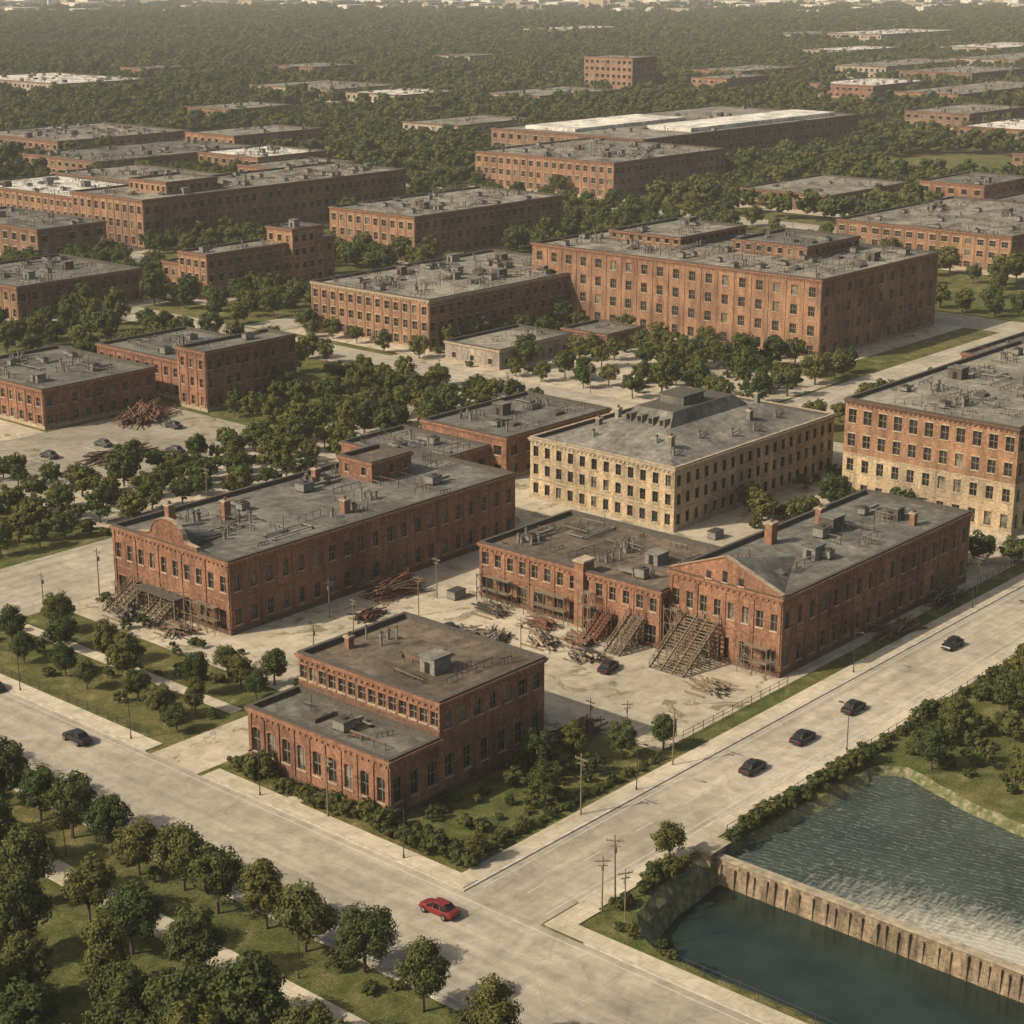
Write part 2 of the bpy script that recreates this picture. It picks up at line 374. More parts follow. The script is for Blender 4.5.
building("brick_mill_building",[dict(x0=152,x1=212,y0=185,y1=211,z0=0,h=10.8,floors=[(0,4.9,3.0,1.2,1.3,2.3,'brick'),(4.9,10.8,3.0,1.2,1.3,2.3,'brick')],st=st1,lod=1,roof='roof',dens=1.2,seed=3),
  dict(x0=194,x1=203,y0=199.5,y1=207,z0=10.2,h=13.6,floors=[(10.2,13.6,3,1.0,1,1.3,'brick')],st=dict(trim='redtrim',plinth=False),lod=0,roof='roofb',dens=0)],exB1)
def exB3(P):
    zc=11.05; yc=128; gable(P,189,[(119.0,zc),(119.0,zc+.3),(yc,zc+3.7),(137,zc+.3),(137,zc)],.55,'brick',zc-.5)
    rr=P['roof']
    rr.poly([(189.6,119.5,10.6),(206,yc,10.6),(189.6,yc,14.4)],'roof'); rr.poly([(189.6,136.5,10.6),(189.6,yc,14.4),(206,yc,10.6)],'roof')
    for dy in (-2.6,0,2.6):
        hh=1.5 if dy==0 else 1.0
        P['windows'].poly([(188.92,yc+dy-.4,11.3),(188.92,yc+dy+.4,11.3),(188.92,yc+dy+.4,11.3+hh),(188.92,yc+dy-.4,11.3+hh)],'glass')
        P['trim'].box(188.82,188.94,yc+dy-.55,yc+dy+.55,11.12,11.28,'stone')
    chimney(P,209,134,10.5,3.0,.75); chimney(P,222,134,10.5,2.2); chimney(P,230,123,10.5,1.8,.5)
    P['trim'].box(186.4,188.8,150,151.6,0,9.6,'redtrim'); P['trim'].box(186.2,189,149.8,151.8,9.6,9.9,'stone')
st3=dict(trim='redtrim',arch=False,pil=2,plk='brtrim',courses=[5.0],front=[(0,5.1,3.6,1.9,.1,3.5,'brick',dict(open=True)),(5.1,11.1,2.25,1.05,1.2,2.3,'brick')])
st3w=dict(trim='redtrim',arch=False,pil=2,plk='brtrim',courses=[4.2],front=[(0,4.3,3.3,2.1,.1,3.1,'brick',dict(open=True)),(4.3,8.4,2.36,1.1,.9,1.9,'brick')])
building("brick_mill_building",[dict(x0=189,x1=240,y0=119,y1=137,z0=0,h=11.1,floors=[(0,5.1,3.0,1.2,1.4,2.4,'brick'),(5.1,11.1,3.0,1.2,1.4,2.4,'brick')],st=st3,lod=1,roof='roof',dens=1.0,seed=5),
  dict(x0=187,x1=208,y0=137.02,y1=170,z0=0,h=8.4,floors=[(0,4.3,3.0,1.2,1.1,2.0,'brick'),(4.3,8.4,3.0,1.2,.9,1.9,'brick')],st=st3w,lod=1,roof='roofb',dens=1.6,seed=8)],exB3)
def exB4(P):
    chimney(P,140,148.5,11,1.4,.45)
    q=P['roof_equipment']; q.box(142,145.5,138,142,11.05,11.9,'roofb'); q.box(141.8,145.7,137.8,142.2,11.9,12.05,'roofb')
st4=dict(trim='redtrim',arch=True,pil=1,plk='brtrim',courses=[])
building("brick_factory_building",[dict(x0=126,x1=134,y0=128,y1=151,z0=0,h=7.3,floors=[(0,7.3,2.55,1.3,2.0,2.9,'brick')],st=st4,lod=1,roof='roof',dens=2.0,seed=11),
 dict(x0=134.02,x1=152,y0=128,y1=151,z0=0,h=11.6,floors=[(0,7.0,3.0,1.3,2.2,2.7,'brick'),(7.0,11.6,2.4,1.3,1.1,1.9,'brick')],st=dict(trim='redtrim',arch=False,pil=0,plk='brtrim',front=[(7.3,11.6,1.65,1.15,1.2,1.7,'brick')]),lod=1,roof='roofb',dens=.8,seed=12)],exB4)
def exB5(P):
    z=10.45; rr=P['roof']
    a=[(232.2,168.2,z),(278.8,168.2,z),(278.8,196.8,z),(232.2,196.8,z)]; b=[(242,177,z+3.0),(269,177,z+3.0),(269,188,z+3.0),(242,188,z+3.0)]
    for i in range(4): rr.poly([a[i],a[(i+1)%4],b[(i+1)%4],b[i]],'roofg')
    c=[(246,178.5,z+5.2),(264,178.5,z+5.2),(264,186.5,z+5.2),(246,186.5,z+5.2)]; b2=[(243.5,177.2,z+3.02),(267,177.2,z+3.02),(267,187.8,z+3.02),(243.5,187.8,z+3.02)]
    rr.poly(b,'roofg')
    for i in range(4): rr.poly([b2[i],b2[(i+1)%4],c[(i+1)%4],c[i]],'roof')
    rr.poly(c,'coping')
    q=P['roof_equipment']; q.box(251,257,180,185,z+5.2,z+6.7,'roof'); q.box(250.8,257.2,179.8,185.2,z+6.7,z+6.9,'coping')
    for i in range(4):
        yy=178.9+i*2.4
        q.box(243.2,244.9,yy-.6,yy+.6,z+3.05,z+4.4,'roofg'); q.poly([(243.17,yy-.4,z+3.25),(243.17,yy+.4,z+3.25),(243.17,yy+.4,z+4.2),(243.17,yy-.4,z+4.2)],'glass')
    for x,y in ((238,173),(262,173.5),(274,180),(268,192),(248,192),(240,190)): chimney(P,x,y,z+.3,3.0,.5,'roofg')
    for x,y,zz in ((236,171,.9),(238,176,1.8),(253,171,1.0),(268,172,1.2),(236,188,1.2),(259,170.5,.8),(246,173,1.6)):
        q.cyl(x,y,z+.2,z+zz+1.2,.22,.22,'metal',8); q.cyl(x,y,z+zz+1.2,z+zz+1.45,.4,.2,'coping',8); q.beam((x,y,z+zz+.4),(x+3,y+.4,z+zz+.4),.1,'dmetal'); q.beam((x+3,y+.4,z),(x+3,y+.4,z+zz+1),.08,'dmetal')
st5=dict(trim='stone',pil=0,ck='stone',plk='stone',courses=[3.6],cap='stone',frame='dframe')
building("tan_stone_office_building",[dict(x0=231,x1=280,y0=167,y1=198,z0=0,h=10.9,floors=[(0,3.5,2.6,1.15,1.0,1.9,'tan'),(3.5,6.8,2.6,1.15,.9,1.9,'tan'),(6.8,10.9,2.6,1.15,.8,1.9,'tan')],st=st5,lod=1,roof='roofg',dens=0,seed=15)],exB5)
building("brick_and_stone_warehouse",[dict(x0=265,x1=330,y0=124,y1=156,z0=0,h=18.3,floors=[(0,4.6,2.9,1.3,1.2,2.4,'tan'),(4.6,8.9,2.9,1.3,1.1,2.2,'tan'),(8.9,13.2,2.9,1.4,1.2,2.2,'brick2'),(13.2,18.3,2.9,1.5,1.0,2.4,'brick2')],st=dict(trim='stone',pil=0,pk='brick2',courses=[8.7],ck='brtrim',frame='frame'),lod=1,roof='roofl',dens=1.6,seed=17)])
building("large_brick_factory",[dict(x0=360,x1=415,y0=220,y1=308,z0=0,h=19.3,floors=stories(0,19.3,4,5.0,1.8,'brick2',.5),st=dict(trim='redtrim',pil=1,ck='redtrim'),lod=1,roof='roofl',dens=2,seed=18),
  dict(x0=385,x1=410,y0=240,y1=262,z0=18.7,h=22,floors=[(18.7,22,3,1.2,1,1.4,'brick3')],st=dict(plinth=False),lod=0,roof='roof',dens=1,seed=19),
  dict(x0=380,x1=410,y0=275,y1=298,z0=18.7,h=21.5,floors=[(18.7,21.5,3,1.2,1,1.1,'brick3')],st=dict(plinth=False),lod=0,roof='roofl',dens=1,seed=20)])
building("brick_factory_building",[dict(x0=308,x1=377,y0=296,y1=337,z0=0,h=12.6,floors=stories(0,12.6,3,3.1,1.5,'brick2',.52),st=dict(trim='stone',pil=1,ck='stone'),lod=1,roof='roofl',dens=2,seed=21)])
simple("concrete_outbuilding",304,330,270,287,4.7,1,'conc',5,1.2,'roofl',0,.7,ck='stone',wf=.35)
simple("brick_outbuilding",336,350,264,278,4.2,1,'brick3',5,1.4,'roof',0,.7,wf=.35)
building("brick_tower_building",[dict(x0=234,x1=259,y0=289,y1=298,z0=0,h=12.7,floors=stories(0,12.7,3,2.6,1.1,'brick',.48),st=dict(trim='redtrim',pil=1),lod=1,roof='roof',dens=.5,seed=24),
 dict(x0=237,x1=262,y0=298.02,y1=330,z0=0,h=8.6,floors=stories(0,8.6,2,3.2,1.3,'brick',.5),st=dict(trim='redtrim',pil=1),lod=1,roof='roof',dens=1.3,seed=25)])
building("brick_workshop",[dict(x0=203,x1=231,y0=302,y1=336,z0=0,h=8.2,floors=stories(0,8.2,2,3.2,1.4,'brick',.5),st=dict(trim='redtrim',pil=1),lod=1,roof='roof',dens=1.5,seed=26)])
building("brick_workshop",[dict(x0=220,x1=236,y0=212,y1=234,z0=0,h=6,floors=stories(0,6,1,4,1.8,'brick',.5),st=dict(trim='redtrim'),lod=0,roof='roof',dens=2,seed=27),
 dict(x0=236.02,x1=266,y0=208,y1=229,z0=0,h=8,floors=stories(0,8,2,4,1.8,'brick',.5),st=dict(trim='redtrim'),lod=0,roof='roof',dens=2,seed=28)])
simple("brick_warehouse",265,305,402,440,9.2,2,'brick3',3.6,1.5,'roof',1,1.5,pil=1,trim='redtrim')
building("brick_factory_building",[dict(x0=318,x1=366,y0=390,y1=402,z0=0,h=12.5,floors=stories(0,12.5,3,3.4,1.5,'brick2',.5),st=dict(trim='stone',pil=1),lod=1,roof='roofl',dens=1.5,seed=31),
 dict(x0=348,x1=360,y0=388,y1=399,z0=0,h=16.5,floors=stories(0,16.5,4,3.4,1.5,'brick2',.5),st=dict(trim='stone'),lod=0,roof='roof',dens=.5,seed=33),
 dict(x0=320,x1=350,y0=402.02,y1=412,z0=0,h=8.5,floors=stories(0,8.5,2,3.4,1.5,'brick2',.5),st=dict(trim='stone'),lod=0,roof='roof',dens=.5,seed=32)])
building("large_brick_factory",[dict(x0=363,x1=484,y0=476,y1=514,z0=0,h=16,floors=stories(0,16,3,3.8,1.8,'brick2',.5),st=dict(trim='stone',pil=1),lod=1,roof='roofl',dens=1.5,seed=34),
 dict(x0=372,x1=410,y0=514.02,y1=590,z0=0,h=12,floors=stories(0,12,3,3.8,1.8,'brick2',.5),st=dict(trim='stone',pil=1),lod=1,roof='roofw',dens=1,seed=35),
 dict(x0=380,x1=402,y0=485,y1=505,z0=15.3,h=19.5,floors=[(15.3,19.5,3,1.3,1,1.8,'brick2')],st=dict(plinth=False),lod=0,roof='roofl',dens=.5,seed=36)])
simple("brick_factory_building",403,475,393,431,14,3,'brick2',3.8,1.8,'roofl',1,1.5,pil=1)
simple("brick_factory_building",564,640,441,514,14.3,3,'brick2',4,2,'roofl',1,1.4,pil=1)
building("factory_shed",[dict(x0=642,x1=823,y0=486,y1=575,z0=0,h=15,floors=stories(0,15,3,5,2.2,'brick3',.5),st=dict(trim='stone'),lod=0,roof='roofl',dens=.3,seed=41)],
 lambda P:(P['roof'].box(690,815,495,520,14.4,16.2,'roofw'),P['roof'].box(655,740,535,565,14.4,16,'roofw')))
simple("brick_warehouse",503,579,243,303,11.3,3,'brick2',4,2,'roofl',1,1.4,pil=1)
for a in [(582,640,354,394,7,2,'brick3','roofl'),(632,672,318,345,9,2,'brick','roof'),(600,650,262,300,8.5,2,'brick3','roof'),(660,720,290,315,8,2,'brick','roofl'),
 (355,408,161,181,8.5,2,'brick','roof'),(326,352,481,536,10,2,'brick3','roof'),(509,588,729,802,8.5,2,'brick3','roofl'),(564,619,667,703,11,2,'brick2','roofl'),(520,560,600,640,9,2,'brick3','roofw'),
 (470,560,645,700,8,2,'brick3','roof'),(500,540,560,590,8.5,2,'brick','roofl'),(430,470,560,620,9,2,'brick3','roofl'),(748,825,1064,1184,9.3,2,'conc','roofw'),(894,929,1154,1190,10,2,'brick','roof'),(844,910,899,979,8,2,'conc','roofl'),
 (992,1040,1075,1125,10,2,'brick3','roofl'),(1196,1236,1096,1138,10,2,'conc','roof'),(1766,1871,1122,1182,11,2,'conc','roofl'),(1762,1937,1019,1095,14,3,'conc','roofw'),(1622,1748,810,873,11,2,'conc','roofw'),
 (1058,1199,553,600,9.5,2,'brick2','roofl'),(1165,1247,791,838,10,2,'brick','roofl'),(827,880,817,866,9,2,'conc','roofw'),(884,966,751,802,8.5,2,'conc','roofl'),(1240,1330,640,700,11,2,'brick3','roofl'),(1100,1180,640,690,9,2,'brick','roofw'),
 (930,1000,480,520,9,2,'brick3','roofl'),(1290,1420,740,790,10,2,'conc','roofl'),(1430,1560,700,760,11,2,'conc','roofl'),(700,760,650,690,8,2,'conc','roofl'),(690,740,820,860,8,2,'brick3','roofl'),(1300,1380,560,610,9,2,'brick3','roofw'),
 (1058,1110,730,760,12,3,'brick2','roofl'),(700,730,230,260,8,2,'brick','roof'),(760,820,330,370,8,2,'brick3','roofw'),(860,920,400,450,9,2,'brick3','roofw'),(440,500,120,170,9,2,'brick','roofl'),
 (1500,1600,900,950,10,2,'conc','roofw'),(1600,1720,640,700,10,2,'conc','roofl'),(1700,1820,1400,1470,12,2,'conc','roofw')]:
    nm={'conc':"concrete_warehouse",'brick':"brick_warehouse",'brick2':"brick_factory_building",'brick3':"brick_workshop"}[a[6]]
    simple(nm,*a[:6],a[6],5,2.2,a[7],0,.6 if a[0]>560 else 1.2)
simple("brick_tower_building",1027,1055,788,831,25,5,'brick2',5,2.6,'roofl',0,.2)
# ------------------------------------------------------------ ground, pond
rim0=[(123,-260),(123,55),(123.6,76),(123.4,86),(124.2,91.5),(128,95.8),(136,97.4),(142,98.0),(147.5,97.4),(155,96.4),(165,96),(173.5,95.4),(175.8,92.5),(174,87.5),(172,81),(170.5,72),(171,40),(173,-260)]
rim=[]
for i,(a,b) in enumerate(zip(rim0[:-1],rim0[1:])):
    L=math.hypot(b[0]-a[0],b[1]-a[1]); n=max(1,int(min(L,120)/1.6)) if L<100 else max(1,int(L/6))
    for j in range(n):
        t=j/n; jx=rnd.uniform(-.28,.28) if (i+j)>0 else 0; jy=rnd.uniform(-.28,.28)
        rim.append((a[0]+(b[0]-a[0])*t+jx,a[1]+(b[1]-a[1])*t+jy))
rim.append(rim0[-1])
g=MB()
outer=[(-1500,-4000),(12000,-4000),(12000,12000),(-1500,12000)]
vs=[Vector((x,y,0)) for x,y in outer]; hs=[Vector((x,y,0)) for x,y in rim]
tris=geometry.tessellate_polygon([vs,hs]); allv=vs+hs
g.v=[tuple(v) for v in allv]
for t in tris:
    a,b,c=[allv[i] for i in t]
    if (b-a).cross(c-a).z<0: t=(t[0],t[2],t[1])
    g.f.append(tuple(t)); g.m.append(g.mi('ground'))
def inward(i):
    a=rim[max(i-1,0)]; b=rim[min(i+1,len(rim)-1)]; dx,dy=b[0]-a[0],b[1]-a[1]; L=math.hypot(dx,dy) or 1
    return (dy/L,-dx/L)
def bank_mat():
    m,nt,b,o=mat("grassy_stony_bank"); p=pos(nt); n1=noise(nt,p,1.1,5,.75)
    c=ramp(nt,n1,[(.34,(.05,.06,.022)),(.5,(.11,.115,.045)),(.6,(.2,.175,.11)),(.7,(.28,.25,.18))])
    lk(nt,c,b.inputs['Base Color']); b.inputs['Roughness'].default_value=1; bump(nt,n1,b,.8,.3); return m
M['bank']=bank_mat()
inn=[(p[0]+inward(i)[0]*2.4,p[1]+inward(i)[1]*2.4) for i,p in enumerate(rim)]
mid=[(p[0]+inward(i)[0]*rnd.uniform(.8,1.3),p[1]+inward(i)[1]*rnd.uniform(.8,1.3)) for i,p in enumerate(rim)]
for i in range(len(rim)-1):
    a,b=rim[i],rim[i+1]; m1,m2=mid[i],mid[i+1]; c,d=inn[i],inn[i+1]
    g.poly([(a[0],a[1],0),(m1[0],m1[1],-1.0),(m2[0],m2[1],-1.0),(b[0],b[1],0)][::-1],'bank')
    g.poly([(m1[0],m1[1],-1.0),(c[0],c[1],-4.5),(d[0],d[1],-4.5),(m2[0],m2[1],-1.0)][::-1],'bank')
g.poly([(118,-262,-4.45),(180,-262,-4.45),(180,100,-4.45),(118,100,-4.45)],'bank')
g.make("ground")
def water_mat(name,c,foam,str_=.5):
    m,nt,b,o=mat(name)
    p=pos(nt)
    w=N(nt,"ShaderNodeTexWave",wave_type='BANDS'); mp=N(nt,"ShaderNodeMapping"); mp.inputs['Rotation'].default_value=(0,0,math.radians(-14)); lk(nt,p,mp.inputs[0]); lk(nt,mp.outputs[0],w.inputs['Vector'])
    w.inputs['Scale'].default_value=.42; w.inputs['Distortion'].default_value=6; w.inputs['Detail'].default_value=4; w.inputs['Detail Scale'].default_value=1.8; w.inputs['Detail Roughness'].default_value=.7
    n1=noise(nt,pos(nt,(1,.4,1)),2.2,5,.7,.6); n2=noise(nt,p,.12,3,.6)
    col=mix(nt,c,ramp(nt,n2,[(.3,gray(.6)),(.7,gray(1.4))]),1,'MULTIPLY')
    h=N(nt,"ShaderNodeMath",operation='MULTIPLY_ADD'); lk(nt,w.outputs['Fac'],h.inputs[0]); h.inputs[1].default_value=.26 if foam else .06; lk(nt,n1,h.inputs[2])
    if foam:
        g_=N(nt,"ShaderNodeNewGeometry"); sp=N(nt,"ShaderNodeSeparateXYZ"); lk(nt,g_.outputs['Position'],sp.inputs[0])
        mx=N(nt,"ShaderNodeMapRange"); lk(nt,sp.outputs[0],mx.inputs[0]); mx.inputs[1].default_value=156; mx.inputs[2].default_value=144
        my=N(nt,"ShaderNodeMapRange"); lk(nt,sp.outputs[1],my.inputs[0]); my.inputs[1].default_value=92; my.inputs[2].default_value=66
        mm=N(nt,"ShaderNodeMath",operation='MULTIPLY'); lk(nt,mx.outputs[0],mm.inputs[0]); lk(nt,my.outputs[0],mm.inputs[1])
        n5=noise(nt,pos(nt,(.5,1.8,1)),1.2,5,.7,.3)
        ad=N(nt,"ShaderNodeMath",operation='MULTIPLY_ADD'); lk(nt,mm.outputs[0],ad.inputs[0]); ad.inputs[1].default_value=.7; lk(nt,n5,ad.inputs[2])
        ff=ramp(nt,ad.outputs[0],[(.6,gray(0)),(.98,gray(.8))])
        cr=ramp(nt,h.outputs[0],[(.66,gray(0)),(.9,gray(.24))])
        fa=mix(nt,ff,cr,1,'ADD')
        col=mix(nt,col,(.48,.45,.37),fa)
        rr=N(nt,"ShaderNodeMapRange"); lk(nt,fa,rr.inputs[0]); rr.inputs[3].default_value=.2; rr.inputs[4].default_value=.8; lk(nt,rr.outputs[0],b.inputs['Roughness'])
    else: b.inputs['Roughness'].default_value=.1
    lk(nt,col,b.inputs['Base Color']); b.inputs['IOR'].default_value=1.33
    bump(nt,h.outputs[0],b,str_,.2)
    return m
M['water1']=water_mat("rippled_river_water",(.038,.054,.044),True,.6)
M['water2']=water_mat("still_pond_water",(.016,.028,.022),False,.15)
w=MB(); w.poly([(144.2,-258,-.9),(179,-258,-.9),(179,100,-.9),(144.2,100,-.9)],'water1'); w.make("river_water")
w=MB(); w.poly([(119,-258,-3.1),(144,-258,-3.1),(144,100,-3.1),(119,100,-3.1)],'water2'); w.make("pond_water")
M['dam']=brick_mat("dam_masonry",(.30,.245,.165),(.22,.175,.12),(.13,.105,.075),.3)
M['crest']=plain("dam_crest_stone",(.33,.285,.2),.9,.5,1.0)
d=MB()
d.poly([(142.8,-258,-4.4),(142.8,97.8,-4.4),(143.3,97.8,-.3),(143.3,-258,-.3)],'dam')
d.box(143.3,144.1,-258,97.8,-4.4,-.3,'dam'); d.box(143.15,144.2,-258,98.0,-.3,-.1,'crest')
y=97
while y>-60:
    w_=rnd.uniform(.05,.09); d.box(142.95-rnd.uniform(0,.12),143.27,y-w_,y+w_,-4.4,-.4-rnd.uniform(0,.5),'dam'); y-=rnd.uniform(.8,1.9)
d.box(142.2,145.6,96.9,98.9,-4.4,.45,'dam'); d.box(142.0,145.8,96.7,99.1,.45,.58,'crest')
d.make("dam_wall")
# ------------------------------------------------------------ roads and pavements
def slab(name,x0,x1,y0,y1,z,k,h=0):
    q=MB()
    if h: q.box(x0,x1,y0,y1,0,h,k,False)
    else: q.poly([(x0,y0,z),(x1,y0,z),(x1,y1,z),(x0,y1,z)],k)
    return q.make(name)
slab("road",104,120,-260,900,.012,'roadA'); slab("road",120,620,101.5,111.5,.012,'roadB')
slab("road",120,300,213,234,.016,'roadB'); slab("road",285,299,120.2,480,.020,'roadA')
slab("road",300,520,343,355,.012,'roadB'); slab("road",345,357,356,700,.012,'roadA'); slab("road",420,436,120,342,.012,'roadA'); slab("road",299,420,190,204,.024,'roadB')
slab("road",540,556,120,900,.03,'roadA')
slab("road",120,160,153.5,162,.02,'yard')
slab("yard_pavement",160,284.8,117,212.9,.008,'yard'); slab("yard_pavement",143,160,163,212.9,.006,'yard')
slab("yard_pavement",150,160,128,153,.006,'yard'); slab("parking_lot",146,232,262,300,.012,'lot'); slab("yard_pavement",170,284,236,262,.004,'yard')
slab("yard_pavement",299.2,345,205,300,.006,'yard'); slab("yard_pavement",146,202,300.2,360,.006,'yard')
for i,f in enumerate(FOOT):
    if f[0]>260 and f[0]<1000:
        slab("yard_pavement",f[0]-6,f[1]+5,f[2]-6,f[3]+5,.04+.006*i,'yard')
wk=.13
slab("pavement",120.35,122.6,112,152.5,0,'walk',wk); slab("pavement",120.35,122.6,163,205,0,'walk',wk); slab("pavement",120.35,122.4,-200,95,0,'walk',wk)
slab("pavement",122.6,284,111.85,114.2,0,'walk',wk); slab("pavement",300,600,111.85,114.2,0,'walk',wk); slab("pavement",126,600,99,101.15,0,'walk',wk)
slab("pavement",94,97,-200,700,0,'walk',wk); slab("footpath",134,136,164,212,.011,'walk')
slab("footpath",122.6,126,139,141,.02,'walk')
def kerb(x0,x1,y0,y1): slab("kerb",x0,x1,y0,y1,0,'kerb',.15)
kerb(120,120.35,111.5,152.5); kerb(120,120.35,163,205); kerb(120,120.35,-200,96); kerb(103.65,104,-200,700)
kerb(120.35,284,111.5,111.85); kerb(300,600,111.5,111.85); kerb(126,600,101.15,101.5)
slab("pavement",120.35,126,98.6,101.15,0,'walk',wk); slab("pavement",120.35,122.4,95,98.6,0,'walk',wk)
mk=MB()
mk.poly([(111.78,-200,.02),(111.88,-200,.02),(111.88,700,.02),(111.78,700,.02)],'yellow'); mk.poly([(112.12,-200,.02),(112.22,-200,.02),(112.22,700,.02),(112.12,700,.02)],'yellow')
for xx in (104.9,119.0): mk.poly([(xx,-200,.02),(xx+.1,-200,.02),(xx+.1,700,.02),(xx,700,.02)],'white')
x=124
while x<420: mk.poly([(x,106.45,.022),(x+3,106.45,.022),(x+3,106.55,.022),(x,106.55,.022)],'white'); x+=9
for yy in (102.3,110.6): mk.poly([(122,yy,.022),(420,yy,.022),(420,yy+.1,.022),(122,yy+.1,.022)],'white')
for j in range(8):
    for yb in (266,281): mk.poly([(182+j*6,yb,.02),(182.12+j*6,yb,.02),(182.12+j*6,yb+5,.02),(182+j*6,yb+5,.02)],'white')
mk.make("road_markings")
# ------------------------------------------------------------ trees
def leaf_mat(name,dark,pale,tr):
    m,nt,b,o=mat(name); nt.nodes.remove(b)
    oi=N(nt,"ShaderNodeObjectInfo"); p=pos(nt)
    n1=noise(nt,p,1.6,2,.6)
    c=ramp(nt,n1,[(.3,dark),(.7,pale)])  # leaf colour varies at random between a darker and a paler green
    c=mix(nt,c,ramp(nt,oi.outputs['Random'],[(0,(.66,.8,.8)),(.5,(1,1,1)),(1,(1.38,1.2,1.0))]),1,'MULTIPLY')
    d=N(nt,"ShaderNodeBsdfDiffuse"); t=N(nt,"ShaderNodeBsdfTranslucent"); ms=N(nt,"ShaderNodeMixShader"); ms.inputs[0].default_value=tr
    lk(nt,c,d.inputs[0]); lk(nt,c,t.inputs[0]); lk(nt,d.outputs[0],ms.inputs[1]); lk(nt,t.outputs[0],ms.inputs[2]); lk(nt,ms.outputs[0],o.inputs[0])
    return m
M['leaf']=leaf_mat("foliage",(.042,.055,.020),(.125,.135,.048),.2)
M['leaf2']=leaf_mat("shrub_foliage",(.04,.05,.019),(.11,.118,.042),.2)
M['bark']=plain("bark",(.11,.085,.06),.95,.4,4)
def tree_mesh(name,seed,H,R,ncl,npc,ls,base=.24,leaf='leaf',trunk=True):
    r=np.random.RandomState(seed); q=MB()
    cz=H*(base+1)/2; hz=H*(1-base)/2
    cl=[]
    for i in range(ncl):
        d=r.normal(size=3); d/=np.linalg.norm(d); rad=r.uniform(.35,.86)
        k=1-.18*max(0,d[2])
        cr=R*r.uniform(.18,.33)
        c=np.array([d[0]*R*rad*k,d[1]*R*rad*k,cz+d[2]*hz*rad*.95]); cl.append((c,cr))
    if trunk:
        seg=6; pts=[(0,0,-.05,.028*H),(r.uniform(-.1,.1),r.uniform(-.1,.1),H*.25,.02*H),(r.uniform(-.2,.2),r.uniform(-.2,.2),H*.55,.013*H),(r.uniform(-.3,.3),r.uniform(-.3,.3),H*.85,.004*H)]
        i0=q.mi('bark')
        for p in pts:
            for j in range(seg): a=2*math.pi*j/seg; q.v.append((p[0]+p[3]*math.cos(a),p[1]+p[3]*math.sin(a),p[2]))
        for l in range(3):
            for j in range(seg):
                k=(j+1)%seg; q.f.append((l*seg+j,l*seg+k,(l+1)*seg+k,(l+1)*seg+j)); q.m.append(i0)
        for c,rc in cl[:9]:
            z0=H*r.uniform(.2,.45); q.beam((0,0,z0),tuple(c),.012*H,'bark')
    Q=[]
    for c,rc in cl:
        n=npc; d=r.normal(size=(n,3)); d/=np.linalg.norm(d,axis=1)[:,None]
        rr=rc*(r.uniform(.25,1.15,size=n)**.45)[:,None]; p=c+d*rr*np.array([1,1,.82])
        oc=(p-np.array([0,0,cz]))/np.array([R,R,hz])
        nm=d*.8+oc*.6+r.normal(size=(n,3))*.42+np.array([0,0,.2]); nm/=np.linalg.norm(nm,axis=1)[:,None]
        t=np.cross(nm,r.normal(size=(n,3))); t/=np.linalg.norm(t,axis=1)[:,None]; u=np.cross(nm,t)
        s=(ls*r.uniform(.6,1.3,size=n))[:,None]
        Q.append(np.stack([p-t*s-u*s*.35,p+u*s*.75,p+t*s-u*s*.1,p-u*s*.8],axis=1).reshape(-1,3))
    Q=np.concatenate(Q); n0=len(q.v); q.v.extend(map(tuple,Q.tolist())); k=q.mi(leaf)
    for i in range(len(Q)//4): q.f.append((n0+4*i,n0+4*i+1,n0+4*i+2,n0+4*i+3)); q.m.append(k)
    me=bpy.data.meshes.new(name); me.from_pydata(q.v,[],q.f)
    for kk in q.mats: me.materials.append(M[kk])
    me.polygons.foreach_set("material_index",q.m); me.update(); return me
NEAR=[tree_mesh("broadleaf_tree_mesh",i,1*h,r_,80,105,.165,b_) for i,(h,r_,b_) in enumerate([(8.2,3.2,.15),(9,3.3,.17),(7.6,3.3,.14),(8.8,2.9,.15),(8,3.5,.16),(9.2,3.3,.16)])]
MIDT=[tree_mesh("broadleaf_tree_mesh",20+i,h,r_,34,50,.33,.1) for i,(h,r_) in enumerate([(8,3.7),(9,3.9),(7.4,3.8),(8.4,3.4)])]
FART=[tree_mesh("forest_tree_mesh",40+i,h,r_,14,26,.8,.08,trunk=False) for i,(h,r_) in enumerate([(10,4.2),(11,4.5),(9,4.3),(12,4.2)])]
SHR=[tree_mesh("shrub_mesh",60+i,h,r_,18,60,.14,-.05,'leaf2',False) for i,(h,r_) in enumerate([(1.6,1.1),(2.1,1.3),(1.3,1.2),(2.6,1.6)])]
placed=[]
def put(kind,x,y,s=1,me=None,name=None,z=0):
    me=me or rnd.choice(kind); nm=name or ("shrub" if kind is SHR else "broadleaf_tree")
    o=bpy.data.objects.new(nm,me); o.location=(x,y,z); o.rotation_euler=(rnd.uniform(-.04,.04),rnd.uniform(-.04,.04),rnd.uniform(0,6.28)); o.scale=(s*rnd.uniform(.9,1.1),s*rnd.uniform(.9,1.1),s*rnd.uniform(.9,1.12)); COL.objects.link(o); placed.append((x,y))
for x,y,s in [(104.0-1.2,108.2,.92),(101.6,115.0,.95),(102.0,121,.85),(100.8,126.8,.9),(101.6,133,.9),(100.6,139,.92),(101.6,145,.85),(101.0,151,.92),(101.2,157,.85),(100.4,163,.95),(102,169,.8),(101.2,176,.95),(100.5,184,.95),
  (101.6,99.5,.8),(101,90.5,.8),(100.5,192,1),(101,203,1),(91,118.5,.95),(90.5,127,1.05),(91.5,135,.95),(90,142.5,1.0),(91,151,1),(89.8,109,.95),(91,160,1),(90,169,1)]: put(NEAR,x,y,s)
put(NEAR,139,99.9,.62)
